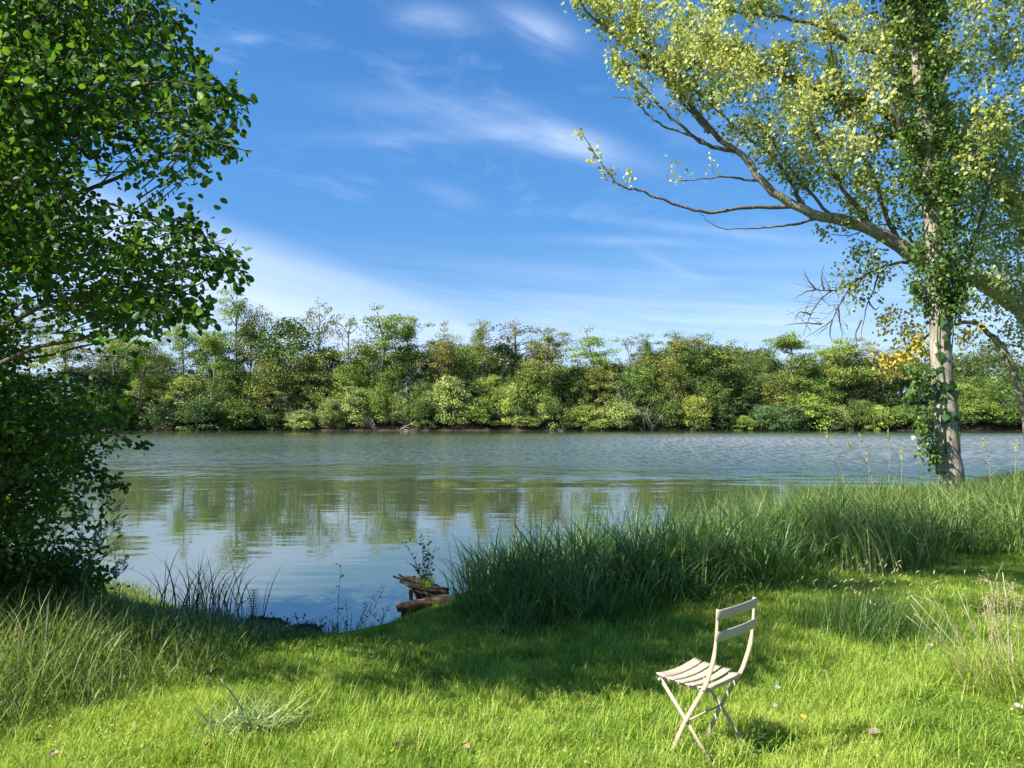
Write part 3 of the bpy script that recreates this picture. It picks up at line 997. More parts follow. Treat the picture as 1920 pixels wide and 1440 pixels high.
# the tips drawn against the sky
for a, b in (((250, 160, 4.5), (462, 182, 4.2)), ((300, 190, 4.5), (455, 205, 4.2)), ((280, 215, 4.4), (460, 282, 4.1)), ((340, 130, 4.5), (425, 165, 4.3)), ((250, 60, 4.7), (378, 112, 4.5)),
             ((220, 20, 4.9), (352, 40, 4.7)), ((190, 250, 4.8), (292, 262, 4.6)), ((200, 380, 4.6), (380, 415, 4.4)), ((250, 430, 4.6), (445, 478, 4.2)), ((240, 470, 4.5), (452, 528, 4.2)),
             ((300, 500, 4.5), (440, 505, 4.2)), ((220, 520, 4.6), (398, 612, 4.2)), ((200, 540, 4.7), (330, 590, 4.4)), ((130, 500, 4.8), (245, 608, 4.5)), ((40, 500, 5.0), (110, 575, 4.8)),
             ((180, 780, 7.3), (285, 748, 7.2)), ((160, 810, 7.2), (272, 838, 7.1)), ((120, 840, 7.1), (240, 915, 6.9)), ((100, 870, 7.1), (205, 960, 6.9)), ((140, 700, 7.3), (230, 725, 7.2)),
             ((60, 880, 7.1), (170, 985, 6.9)), ((-20, 500, 4.9), (90, 503, 4.8)), ((320, 225, 4.4), (420, 270, 4.2)), ((310, 560, 4.5), (385, 585, 4.3))):
    spray(limbs, acc, r, P(*a), P(*b), .007, 60, .055, .050, .2, -.03, .25, 3)  # shade put into the tint: tips darker, as seen against bright sky
flush(acc, leaf, r, 'round', .35, .45)
wood.build('trunk', M['alder_bark'], al, True)
limbs.build('limbs', M['twig'], al, True)
leaf.build('crown', M['alder'], al)

# --- poplars on the right
r = np.random.default_rng(9)
D1 = 16.0
b1 = P(1790, 950, D1)
b1[2] = float(ground_h(b1[0], b1[1])) - .05
p1 = empty('poplar_tree', b1)
tag(p1, 'upright poplar with grey trunk and leafy shoots on the near bank', 'tree', 'poplars on the near bank')
wood, limbs, leaf, ivy = MB(), MB(), MB(), MB()
tpts = [(1794, 985), (1785, 905), (1776, 825), (1770, 740), (1764, 660), (1760, 580), (1753, 480), (1746, 380), (1739, 280), (1729, 180), (1716, 80), (1705, -20), (1688, -200), (1675, -480), (1668, -760)]
tp = curve([P(a, b, D1) for a, b in tpts], 44, r, .012)
trad = np.interp(np.linspace(0, 1, 44), [0, .05, .12, .3, .5, .75, 1], [.33, .25, .235, .20, .15, .10, .02])
wood.tube(tp, trad, 14)


acc = new_acc()
bri = new_acc()
# suckers and short shoots close to the trunk
for k in range(330):
    t = r.uniform(.33, .97)
    a = on(tp, t)
    az = r.uniform(0, 6.28)
    L = r.uniform(.5, 1.3)
    b = a + np.array([math.cos(az) * L * .6, math.sin(az) * L * .6, L * r.uniform(.4, 1.0)])
    spray(limbs, acc, r, a, b, .008, int(r.integers(40, 62)), .14, .085, r.uniform(.0, .38), 0, .25)
# ascending branches of the crown
for k in range(26):
    t = r.uniform(.45, .95)
    a = on(tp, t)
    az = r.uniform(0, 6.28)
    L = r.uniform(1.8, 3.6) * (1.25 - t * .6)
    b = a + np.array([math.cos(az) * L * .5, math.sin(az) * L * .5, L * .85])
    c = curve([a, a * .5 + b * .5 + np.array([math.cos(az), math.sin(az), -.4]) * .18, b], 8, r, .03)
    limbs.tube(c, np.linspace(.035, .008, 8), 5)
    for q in range(11):
        s = on(c, r.uniform(.2, 1))
        e = s + unit(rnd_dirs(r, 1)[0] + np.array([math.cos(az) * .4, math.sin(az) * .4, .8])) * r.uniform(.4, .9)
        spray(limbs, bri, r, s, e, .005, int(r.integers(28, 42)), .12, .085, r.uniform(.3, .8), 0, .2)
# the dark shoot that rises right of the trunk
c = curve([P(*q, D1 - .1) for q in ((1768, 600), (1785, 560), (1808, 510), (1832, 440), (1856, 330), (1866, 240))], 14, r, .012)
limbs.tube(c, np.linspace(.05, .012, 14), 6)
for q in range(26):
    s = on(c, r.uniform(.25, 1))
    spray(limbs, acc, r, s, s + unit(rnd_dirs(r, 1)[0] + (0, 0, .9)) * r.uniform(.3, .8), .005, 16, .14, .085, .5)
# the shoot that hangs left of the trunk low down
for a, b in (((1758, 880), (1728, 770)), ((1756, 875), (1738, 800)), ((1750, 730), (1712, 700)), ((1745, 720), (1700, 745)), ((1752, 745), (1718, 800)), ((1757, 890), (1745, 840)), ((1745, 760), (1725, 850)),
             ((1755, 700), (1700, 690))):
    for q in range(3):
        spray(limbs, acc, r, P(*a, D1 - .15), P(*b, D1 - .2 + r.normal() * .15), .008, 26, .09, .10, .35, 0, .1)
# climbing leaves on the trunk
n = 26
tt = r.uniform(.17, .34, n)
C = np.array([on(tp, t) for t in tt])
rr_ = np.array([np.interp(t, np.linspace(0, 1, 44), trad) for t in tt])
aa = r.uniform(-2.9, -.6, n)
nrm = np.stack([np.cos(aa), np.sin(aa), 0 * aa], 1)
ivy.leaves(C + nrm * (rr_ + .03)[:, None] + [0, 0, .08], r.uniform(.10, .26, n), np.stack([r.normal(size=n) * .3, 0 * aa, -np.ones(n)], 1), nrm + rnd_dirs(r, n) * .35, r.random(n), 'delta')
# two climbing stems
for s in (-1, 1):
    c = [on(tp, t) + np.array([s * .12 + .05 * math.sin(t * 40 + s), -.2, 0]) for t in np.linspace(.12, .42, 20)]
    ivy.tube(c, np.linspace(.018, .008, 20), 5, .3)
flush(acc, leaf, r, 'delta', .1, .7)
wood.build('trunk', M['poplar_bark'], p1, True)
limbs.build('limbs', M['twig'], p1, True)
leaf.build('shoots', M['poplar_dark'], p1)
leaf = MB()
flush(bri, leaf, r, 'delta', .1, .7)
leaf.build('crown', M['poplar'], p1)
ivy.build('climber', M['ivy'], p1)

# --- the second poplar leans in from beyond the right edge
r = np.random.default_rng(19)
D2 = 17.6
b2 = P(1985, 930, D2)
b2[2] = float(ground_h(b2[0], b2[1])) - .05
p2 = empty('poplar_tree', b2)
tag(p2, 'leaning poplar at the right edge with a long limb reaching left', 'tree', 'poplars on the near bank')
wood, limbs, leaf, yel, dead = MB(), MB(), MB(), MB(), MB()
Q = lambda pts, n, d=D2, j=.012: curve([P(a[0], a[1], d if len(a) < 3 else a[2]) for a in pts], n, r, j)
tk2 = Q([(1985, 975), (1978, 850), (1972, 740), (1960, 650), (1925, 585), (1890, 558)], 20)
wood.tube(tk2, np.linspace(.30, .22, 20), 12)
main = Q([(1890, 558), (1850, 532), (1800, 508), (1740, 488), (1690, 463), (1640, 432), (1580, 413), (1540, 406), (1490, 385), (1450, 360), (1420, 330), (1405, 305), (1385, 285), (1351, 264)], 40)
wood.tube(main, np.interp(np.linspace(0, 1, 40), [0, .3, .6, 1], [.22, .16, .10, .058]), 10)
up = Q([(1968, 700), (1950, 480), (1889, 362), (1821, 291), (1777, 245), (1752, 157), (1725, 10), (1700, -160), (1680, -420)], 36)
wood.tube(up, np.interp(np.linspace(0, 1, 36), [0, .4, .7, 1], [.27, .21, .13, .03]), 10)
up2 = Q([(1975, 720), (1968, 500), (1955, 250), (1930, 0), (1915, -300), (1905, -600)], 26)
wood.tube(up2, np.linspace(.26, .03, 26), 9)
stem2 = Q([(1950, 960), (1938, 880), (1924, 790), (1905, 715), (1884, 660), (1864, 633)], 16, D2 + .5)
wood.tube(stem2, np.linspace(.12, .08, 16), 8)

acc = new_acc()


def limb(pts, r0, r1, leafy=1.0, t0=.15, tint=.6, dens=52, spread=.17, up_=.7, d=D2, L=(.45, 1.0), tgt=None, sz=.095):
    n = max(10, int(len(pts) * 4))
    c = Q(pts, n, d, .012 if leafy else .006)
    (dead if leafy == 0 else limbs).tube(c, np.linspace(r0, r1, n), 6)
    ln = np.linalg.norm(np.diff(c, axis=0), axis=1).sum()
    for k in range(int(ln * 2.3 * leafy)):
        t = r.uniform(t0, 1)
        s = on(c, t)
        e = s + unit(rnd_dirs(r, 1)[0] * .8 + unit(c[-1] - c[0]) * .5 + np.array([0, 0, up_])) * r.uniform(*L) * (1.15 - .5 * t)
        spray(limbs, tgt or acc, r, s, e, .006, int(dens * r.uniform(.6, 1.2)), spread * .75, sz, np.clip(tint + r.normal() * .18, 0, 1), 0, .2)
    return c


limb([(1351, 264), (1284, 184), (1230, 121), (1158, 72), (1120, 40), (1094, 14), (1080, -30)], .06, .012, 2.3, .1, .7)
limb([(1385, 285), (1329, 273), (1284, 242), (1239, 202), (1194, 148), (1167, 121)], .05, .01, 1.2, .45, .7)
limb([(1322, 268), (1311, 260), (1270, 245), (1230, 228), (1200, 200), (1185, 184), (1141, 184)], .035, .006, .12, .3, .8, 10)
limb([(1490, 387), (1440, 388), (1391, 390), (1340, 398), (1302, 394), (1239, 372), (1190, 355), (1163, 349), (1135, 318), (1118, 291), (1087, 246)], .05, .008, .75, .6, .85, 16, .12, .3, L=(.2, .5))
limb([(1530, 408), (1521, 412), (1480, 422), (1445, 425), (1400, 428), (1347, 425), (1311, 399)], .04, .006, .03, .5, .8, 8)
limb([(1425, 340), (1405, 338), (1370, 332), (1329, 334), (1290, 338), (1248, 336)], .035, .006, .7, .3, .7, 14, .14)
limb([(1515, 398), (1500, 375), (1481, 336), (1441, 287), (1382, 242), (1329, 193), (1280, 150)], .06, .012, 2.0, .1, .65)
limb([(1330, 250), (1300, 215), (1262, 170), (1240, 130), (1200, 60), (1180, 0)], .04, .01, 2.0, .1, .7)
limb([(1640, 432), (1600, 380), (1560, 320), (1530, 250), (1500, 190), (1470, 100)], .06, .012, 2.1, .1, .6)
limb([(1690, 463), (1660, 400), (1640, 330), (1600, 250), (1570, 160), (1555, 60)], .06, .012, 2.1, .1, .6)
limb([(1560, 410), (1520, 360), (1470, 300), (1430, 240), (1400, 190)], .04, .01, 1.7, .2, .55)
limb([(1775, 245), (1700, 240), (1640, 200), (1560, 175), (1463, 139), (1400, 125), (1351, 121), (1275, 130), (1167, 121)], .10, .012, 2.2, .15, .75)
limb([(1752, 157), (1690, 110), (1620, 90), (1540, 50), (1450, 30), (1370, 20), (1320, -10)], .08, .012, 2.3, .1, .75)
limb([(1735, 70), (1680, 10), (1600, -60), (1500, -120), (1420, -160)], .07, .012, 2.0, .1, .75)
limb([(1800, 270), (1740, 280), (1680, 260), (1600, 210), (1540, 150)], .06, .012, 2.2, .1, .6)
limb([(1740, 490), (1700, 440), (1660, 420), (1600, 440), (1560, 440)], .03, .008, 1.2, .2, .5)
# the leafy mass that fills the corner between the limbs
for poly, n_, tn_ in (([(1330, -20), (1400, 50), (1480, 60), (1560, 130), (1600, 230), (1660, 300), (1700, 420), (1740, 500), (1800, 470), (1850, 560), (1960, 600), (1960, -120), (1330, -120)], 290, .6),
                      ([(1100, -40), (1160, 50), (1210, 105), (1300, 175), (1400, 190), (1420, 110), (1390, 40), (1300, 40), (1240, -40)], 95, .75), ([(1170, 130), (1290, 105), (1430, 120), (1450, 180), (1330, 165), (1200, 160)], 40, .8),
                      ([(1420, 180), (1560, 160), (1680, 330), (1700, 430), (1600, 400), (1480, 300)], 95, .65), ([(1300, 200), (1420, 200), (1480, 290), (1440, 310), (1340, 250)], 14, .6)):
    for px, py in sample_poly(r, poly, n_):
        s = P(px, py, D2 + r.normal() * 1.0)
        spray(limbs, acc, r, s, s + unit(rnd_dirs(r, 1)[0] * .8 + np.array([-.3, 0, .7])) * r.uniform(.4, .9), .006, int(r.integers(34, 58)), .14, .09, np.clip(tn_ + r.normal() * .18, 0, 1), 0, .1)
# foliage round the upright stems and the right edge
for c, n_ in ((up, 50), (up2, 130)):
    for k in range(n_):
        s = on(c, r.uniform(.3, .95)) + r.normal(size=3) * (.5, .5, .3)
        e = s + unit(rnd_dirs(r, 1)[0] + (0, 0, .7)) * r.uniform(.5, 1.2)
        spray(limbs, acc, r, s, e, .006, int(r.integers(34, 56)), .2, .095, r.uniform(.4, .85), 0, .1)
for k in range(150):
    px, py = sample_poly(r, [(1830, 330), (1960, 300), (1960, 640), (1900, 640), (1850, 600), (1820, 480)], 1)[0]
    s = P(px, py, D2 + r.uniform(-1.2, 1.2))
    spray(limbs, acc, r, s, s + unit(rnd_dirs(r, 1)[0] + (0, 0, .5)) * r.uniform(.4, .9), .006, 26, .2, .085, r.uniform(.3, .7), 0, .1)
for k in range(34):
    px, py = sample_poly(r, [(1840, 600), (1960, 600), (1960, 740), (1900, 720), (1870, 690), (1800, 680)], 1)[0]
    s = P(px, py, D2 + r.uniform(-.8, .8))
    spray(limbs, acc, r, s, s + unit(rnd_dirs(r, 1)[0] + (0, 0, -.2)) * r.uniform(.3, .7), .006, 18, .16, .085, r.uniform(.3, .7), 0, .1)
# the half dead branch drooping behind the trunk
c = limb([(1740, 500), (1700, 492), (1682, 493), (1650, 503), (1615, 520), (1580, 540), (1555, 545), (1530, 543)], .045, .012, 0)
tw = np.random.default_rng(29)
for k in range(46):                                     # fine bare twigs
    s = on(c, tw.uniform(.4, 1)) if k < 22 else P(tw.uniform(1500, 1600), tw.uniform(540, 625), D2 + tw.normal() * .2)
    e = s + unit(np.array([-.7 + tw.normal() * .5, tw.normal() * .4, tw.normal() * .7 - .1])) * tw.uniform(.25, .8)
    dead.tube(curve([s, (s + e) / 2 + tw.normal(size=3) * .05, e], 5), np.linspace(.008, .003, 5), 3, cap=False)
for pts, lf in (([(1610, 522), (1590, 545), (1572, 575), (1560, 600), (1535, 618), (1512, 632)], 0), ([(1560, 545), (1540, 560), (1520, 590), (1505, 630)], 0), ([(1530, 543), (1515, 525), (1508, 505)], 0),
                ([(1545, 543), (1540, 520), (1545, 495)], 0), ([(1530, 543), (1510, 548), (1490, 560)], 0), ([(1572, 575), (1575, 605), (1580, 630)], 0), ([(1540, 608), (1510, 606), (1470, 610)], 0),
                ([(1650, 503), (1640, 540), (1628, 565), (1620, 600), (1612, 640)], 0), ([(1628, 565), (1640, 580), (1650, 575)], 0), ([(1615, 600), (1605, 625), (1608, 650)], 0),
                ([(1560, 600), (1556, 622), (1560, 640)], 0), ([(1520, 590), (1500, 585), (1490, 600)], 0)):
    limb(pts, .022, .005, 0)
for k in range(52):
    px, py = sample_poly(r, [(1590, 455), (1640, 450), (1665, 500), (1665, 560), (1630, 555), (1600, 575), (1570, 560), (1565, 520), (1600, 490)], 1)[0]
    s = P(px, py, D2 + r.uniform(-.5, .5))
    spray(limbs, acc, r, s, s + unit(rnd_dirs(r, 1)[0] + (0, 0, -.3)) * r.uniform(.2, .45), .005, 13, .11, .085, r.uniform(.1, .4), 0, .1)
# autumn yellow lower branch
ya = new_acc()
yb = [(1864, 633), (1825, 605), (1785, 608), (1745, 625), (1705, 655), (1672, 690)]
yc = Q(yb, 18, D2 + .4)
limbs.tube(yc, np.linspace(.06, .01, 18), 6)
for poly, n_ in (([(1780, 615), (1850, 600), (1850, 620), (1800, 640), (1765, 655), (1770, 630)], 14), ([(1650, 595), (1700, 588), (1760, 600), (1760, 650), (1720, 665), (1690, 620)], 30),
                 ([(1720, 640), (1760, 640), (1730, 690), (1690, 695)], 24), ([(1630, 650), (1690, 650), (1680, 690), (1640, 680)], 9), ([(1640, 585), (1690, 590), (1690, 620), (1650, 615)], 6)):
    for px, py in sample_poly(r, poly, n_):
        s = P(px, py, D2 + .4 + r.uniform(-.5, .5))
        spray(limbs, ya, r, s, s + unit(rnd_dirs(r, 1)[0] + (-.6, 0, -.3)) * r.uniform(.25, .5), .005, 15, .12, .085, r.uniform(.2, .8), 0, .1)
flush(acc, leaf, r, 'delta', .1, .6)
flush(ya, yel, r, 'delta', .1, .6)
wood.build('trunk', M['poplar_bark'], p2, True)
limbs.build('limbs', M['limb_bark'], p2, True)
leaf.build('crown', M['poplar'], p2)
tag(yel.build('autumn_foliage', M['yellow'], p2), 'bright yellow autumn leaves on the lowest branch')
tag(dead.build('dead_branch', M['twig'], p2, True), 'bare drooping half dead branch')


# ------------------------------------------------------------------ lawn, sedge and reeds
r = np.random.default_rng(3)


def lawn_edge(x):
    """where the mown lawn gives way to sedge (right) or tall grass (left)"""
    return np.interp(x, [-6, -3.6, -2.7, -2.3, -2.15, -1.9, -1.3, -.8, -.5, 0, .5, 1, 1.8, 3, 5, 7, 10, 20], [2, 4.0, 4.8, 5.4, 6.2, 7.2, 8.3, 8.4, 7.6, 6.9, 6.9, 7.2, 7.7, 8.4, 9.6, 10.4, 11.5, 14])


mb = MB()
n = 600000
y = 2.9 + 8.1 * r.random(n) ** 1.25
x = -(y * .70 + 1.0) + r.random(n) * (y * 1.40 + 3.2)
s = y - shore(x)
keep = (s < -.12) & (y < lawn_edge(x) + 1.0)
x, y = x[keep], y[keep]
n = len(x)
pn = vnoise(x, y, 21, .55) * .55 + vnoise(x, y, 22, .17) * .45
big = vnoise(x, y, 23, 1.6)
tuft = (vnoise(x, y, 24, .30) > .80) * 1.0
h = (.022 + .050 * pn ** 1.5 + .022 * big) * r.uniform(.5, 1.5, n) * (1 + tuft * .7)
feet = [(-.162, .153), (-.162, -.153), (.134, .166), (.134, -.166)]
cd = np.min([np.hypot(x - (1.082 + math.cos(R(129.85)) * u - math.sin(R(129.85)) * v_), y - (4.229 + math.sin(R(129.85)) * u + math.cos(R(129.85)) * v_)) for u, v_ in feet], 0)
h = h * np.clip(.1 + cd * 2.8, .1, 1)              # pressed down round the chair's feet
az = vnoise(x, y, 25, .2) * 9 + r.normal(size=n) * 1.5
tint = np.clip(.36 + .55 * (vnoise(x, y, 26, .45) - .5) + .3 * (vnoise(x, y, 27, .14) - .5) + .35 * (big - .4) + r.normal(size=n) * .18, 0, .86)
tint = tint + .5 * np.clip(vnoise(x, y, 28, .33) * vnoise(x, y, 29, 1.1) - .52, 0, 1)
tint = np.where(r.random(n) < .035 + .25 * np.clip(vnoise(x, y, 30, .25) - .74, 0, 1), r.uniform(.9, 1, n), tint)
lean = np.abs(r.normal(size=n)) * .45
mb.blades(np.stack([x, y, ground_h(x, y) - .006], 1), h, r.uniform(.0028, .005, n) * (.75 + y * .09), az, lean * .5, lean + r.uniform(.2, 1.3, n), tint, 2, r.normal(size=n) * .8)
k_ = r.random(n) < .07                                      # clover and other small broad leaves among the blades
m_ = int(k_.sum())
mb.leaves(np.stack([x[k_], y[k_], ground_h(x[k_], y[k_]) + r.uniform(.01, .05, m_)], 1), r.uniform(.010, .024, m_), rnd_dirs(r, m_) * (1, 1, .3), rnd_dirs(r, m_) * .5 + np.array([0, 0, 1.]), np.clip(tint[k_] + r.normal(size=m_) * .15, 0, .95))
tag(mb.build('lawn_grass', M['lawn']), 'short bright green lawn grass running down to the lake', 'grass', kind='stuff')

# crumbs of dead leaf lying in the lawn
mb = MB()
n = 260
y = r.uniform(3.6, 8.2, n)
x = (r.random(n) * 2 - 1) * y * .68
k_ = (y < lawn_edge(x)) & (y < shore(x) - .4)
x, y = x[k_], y[k_]
n = len(x)
mb.leaves(np.stack([x, y, ground_h(x, y) + r.uniform(.015, .05, n)], 1), r.uniform(.012, .035, n), rnd_dirs(r, n) * (1, 1, .4), rnd_dirs(r, n) * .6 + np.array([0, -.3, .8]), r.random(n))
tag(mb.build('leaf_litter', M['litter']), 'crumbs of brown dead leaf scattered over the lawn', 'leaf litter', kind='stuff')

# longer single blades and little tufts in the lawn
mb = MB()
cx_, cy_ = [], []
for k in range(620):
    yy_ = 3.6 + 4.6 * r.random()
    xx_ = (r.random() * 2 - 1) * (yy_ * .68)
    if yy_ > lawn_edge(xx_) - .1:
        continue
    m_ = int(r.integers(8, 60))
    cx_.append(xx_ + r.normal(size=m_) * .07)
    cy_.append(yy_ + r.normal(size=m_) * .06)
x, y = np.concatenate(cx_), np.concatenate(cy_)
n = len(x)
mb.blades(np.stack([x, y, ground_h(x, y) - .005], 1), r.uniform(.06, .19, n), r.uniform(.0035, .006, n), r.uniform(0, 6.28, n), r.uniform(0, .5, n), r.uniform(.5, 1.7, n), np.clip(r.normal(.5, .22, n), 0, 1), 4)
tag(mb.build('grass_tufts', M['lawn']), 'longer loose grass blades scattered in tufts over the lawn', 'grass', kind='stuff')


def field(n, xr, yr, cond, size, seed):
    """scatter points where cond holds, gathered in tussocks"""
    q = np.random.default_rng(seed)
    tx, ty = q.uniform(*xr, n // size), q.uniform(*yr, n // size)
    ok = cond(tx, ty)
    tx, ty = tx[ok], ty[ok]
    taz = q.uniform(0, 6.28, len(tx))
    rep = size
    sx_ = q.normal(size=(len(tx), rep)) * .15
    sy_ = q.normal(size=(len(tx), rep)) * .13
    X, Y = (tx[:, None] + sx_).ravel(), (ty[:, None] + sy_).ravel()
    out_az = np.arctan2(sy_, sx_).ravel() * 1.0 + q.normal(size=X.size) * .6
    return X, Y, out_az, np.repeat(q.random(len(tx)), rep), q


def tallest(x, y, z):
    """how high the belt of sedge stands: low by the landing stage, higher to the right, low again round the trunk"""
    top = np.interp(x / y, [-.09, -.04, .03, .12, .24, .42, .53, .60, .68], [1015, 985, 962, 942, 915, 893, 905, 900, 880])
    return np.maximum(-(top - HOR) / FPX * y - z, .22)


# dark sedge belt between lawn and water
cond = lambda x, y: (y > lawn_edge(x) - .2 + .3 * np.sin(x * 5.1)) & (y < shore(x) + .55) & (x > -.55) & (x < y * .72 + 2.3)
X, Y, OA, U, q = field(54000, (-.6, 15), (6.8, 22), cond, 30, 41)
n = len(X)
edge_h = np.clip((Y - lawn_edge(X) + .35) / 1.25, .14, 1)
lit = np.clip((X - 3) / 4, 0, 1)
Lh = (.55 + .75 * q.random(n)) * edge_h * (1 - .1 * lit) * (.5 + .85 * U)
zz = np.maximum(ground_h(X, Y), WATER - .05) - .02
Lh = np.minimum(Lh, tallest(X, Y, zz) * q.uniform(.85, 1.3, n))
mb = MB()
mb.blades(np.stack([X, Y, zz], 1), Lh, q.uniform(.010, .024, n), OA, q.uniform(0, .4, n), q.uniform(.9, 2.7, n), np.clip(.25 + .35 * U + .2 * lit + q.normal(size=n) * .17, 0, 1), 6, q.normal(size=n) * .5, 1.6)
# upright ones that spike the outline
k_ = q.random(n) < .16
mb.blades(np.stack([X, Y, zz], 1)[k_], Lh[k_] * 1.12, q.uniform(.008, .013, k_.sum()), OA[k_], q.uniform(-.1, .16, k_.sum()), q.uniform(.1, .6, k_.sum()), np.clip(.2 + .3 * U[k_] + .15 * lit[k_], 0, 1), 5, q.normal(size=k_.sum()))
tag(mb.build('sedge', M['sedge']), 'dense belt of arching dark green sedge along the near shore', 'sedge', kind='stuff')

# pale fine grass round the poplars, farther right
cond = lambda x, y: (y > 9.6 + .55 * (x - 5.0)) & (y < shore(x) + 1.2) & (x > 4.0) & (x < y * .72 + 2.3)
X, Y, OA, U, q = field(42000, (4.0, 18), (8.5, 26), cond, 34, 43)
n = len(X)
zz = np.maximum(ground_h(X, Y), WATER - .05) - .02
mb = MB()
mb.blades(np.stack([X, Y, zz], 1), np.minimum(q.uniform(.5, 1.45, n), tallest(X, Y, zz) * q.uniform(.8, 1.4, n)), q.uniform(.008, .016, n), np.pi + q.normal(size=n) * .9, q.uniform(0, .4, n), q.uniform(.7, 2.4, n), np.clip(.5 + .4 * (U - .5) + q.normal(size=n) * .26, 0, 1), 5, q.normal(size=n) * .5, 1.5)
tag(mb.build('reed_grass', M['reed']), 'pale green reed grass round the foot of the poplars', 'reeds', kind='stuff')

# tall grass on the left
cond = lambda x, y: (y > lawn_edge(x) - .15 + .3 * np.sin(x * 4.3)) & (y < shore(x) + .15) & (x < -1.55) & (x > -y * .72 - .6) & (y > 3.9)
X, Y, OA, U, q = field(40000, (-8, -1.5), (3.9, 11), cond, 26, 47)
n = len(X)
edge_h = np.clip((Y - lawn_edge(X) + .2) / .9, .35, 1) * np.clip((-1.2 - X) / 2.6, .22, 1) * np.clip(1.25 - (Y + 6.0 - shore(X) + 2.0 - 6.0) * .28 * (X > -5.4), .45, 1)
top = np.interp(X / Y, [-.68, -.55, -.46, -.375, -.27, -.2], [1070, 1085, 1125, 1142, 1168, 1185])        # low where the cove opens
room = np.maximum(-(top - HOR) / FPX * Y - ground_h(X, Y), .10)
edge_h = np.minimum(edge_h, room * 1.5)
mb = MB()
mb.blades(np.stack([X, Y, ground_h(X, Y) - .02], 1), q.uniform(.25, .82, n) * edge_h, q.uniform(.005, .010, n), OA, q.uniform(0, .4, n), q.uniform(.6, 2.0, n), np.clip(.4 + .4 * (U - .4) + q.normal(size=n) * .2, 0, 1), 5, q.normal(size=n) * .6, 1.4)
k_ = q.random(n) < .10
mb.blades(np.stack([X, Y, ground_h(X, Y) - .02], 1)[k_], q.uniform(.4, .85, k_.sum()) * edge_h[k_], q.uniform(.006, .012, k_.sum()), OA[k_], .1, q.uniform(.2, 1.2, k_.sum()), np.clip(q.normal(.65, .25, k_.sum()), 0, 1), 5)
tag(mb.build('tall_grass', M['tall']), 'tall tangled grass along the bank below the alder', 'grass', kind='stuff')


# ------------------------------------------------------------------ single plants
def gpt(px, py):
    """the point of the ground under a pixel"""
    d = 2.0
    for _ in range(60):
        p_ = P(px, py, d)
        g = max(float(ground_h(p_[0], p_[1])), WATER)
        if p_[2] <= g:
            break
        d += .15
    lo, hi = d - .15, d
    for _ in range(25):
        m_ = (lo + hi) / 2
        p_ = P(px, py, m_)
        if p_[2] <= max(float(ground_h(p_[0], p_[1])), WATER):
            hi = m_
        else:
            lo = m_
    return P(px, py, hi)


# dry stalks at the right edge
r = np.random.default_rng(61)
base = gpt(1868, 1302)
dg = empty('dry_grass_clump', base)
tag(dg, 'clump of straw-coloured dry grass stalks leaning left at the right edge', 'grass')
stalk, pan, green = MB(), MB(), MB()
for bx, by, tx, ty in ((1868, 1300, 1708, 1116), (1872, 1302, 1732, 1115), (1880, 1290, 1739, 1103), (1865, 1295, 1700, 1155), (1860, 1290, 1715, 1150), (1868, 1270, 1796, 1106), (1875, 1275, 1807, 1133),
                       (1880, 1240, 1869, 1075), (1905, 1250, 1880, 1073), (1895, 1260, 1857, 1089), (1815, 1228, 1753, 1175), (1840, 1250, 1740, 1192), (1915, 1280, 1850, 1120), (1880, 1270, 1848, 1118),
                       (1890, 1310, 1765, 1280), (1910, 1250, 1898, 1090), (1870, 1290, 1772, 1145)):
    d = base[1] + r.uniform(-.12, .2)
    a, b = P(bx, by, d), P(tx, ty, d + r.uniform(-.1, .2))
    a[2] = float(ground_h(a[0], a[1])) - .01
    c = curve([a, a * .5 + b * .5 + r.normal(size=3) * .02, b], 8)
    stalk.tube(c, np.linspace(.0042, .002, 8), 5, r.uniform(.3, 1))
    if r.random() < .8:
        e = on(c, .72)
        stalk.tube(curve([e, e * .6 + b * .4 + r.normal(size=3) * .015, b + r.normal(size=3) * .05], 5), np.linspace(.0025, .0012, 5), 4, r.uniform(.4, 1))
for k in range(13):
    top = P(r.uniform(1825, 1925), r.uniform(1085, 1190), base[1] + r.uniform(0, .4))
    for m_ in range(9):
        e = top + unit(rnd_dirs(r, 1)[0] + (0, 0, -.2)) * r.uniform(.04, .13)
        pan.tube([top, (top + e) / 2 + (0, 0, .012), e], [.0011, .0009, .0007], 3, .6, False)
        for w in range(5):
            f = top + (e - top) * r.uniform(.4, 1) + r.normal(size=3) * .008
            pan.leaves(f[None], np.array([.014]), rnd_dirs(r, 1), rnd_dirs(r, 1), .5 + .4 * r.random(), 'long')
    g0 = P(1885, 1280, base[1] + .1) + r.normal(size=3) * (.1, .1, 0)
    g0[2] = float(ground_h(g0[0], g0[1]))
    stalk.tube(curve([g0, (g0 + top) / 2 + r.normal(size=3) * .02, top], 6), np.linspace(.0028, .0012, 6), 4, .5)
n = 700
gx, gy = base[0] + r.normal(size=n) * .22 + .08, base[1] + r.normal(size=n) * .16
green.blades(np.stack([gx, gy, ground_h(gx, gy)], 1), r.uniform(.15, .5, n), r.uniform(.003, .006, n), np.pi + r.normal(size=n) * 1.3, r.uniform(.1, .5, n), r.uniform(.6, 1.7, n), np.clip(r.normal(.6, .25, n), 0, 1), 4)
stalk.build('stalks', M['straw'], dg)
pan.build('seed_heads', M['straw'], dg)
green.build('leaves', M['lawn'], dg)

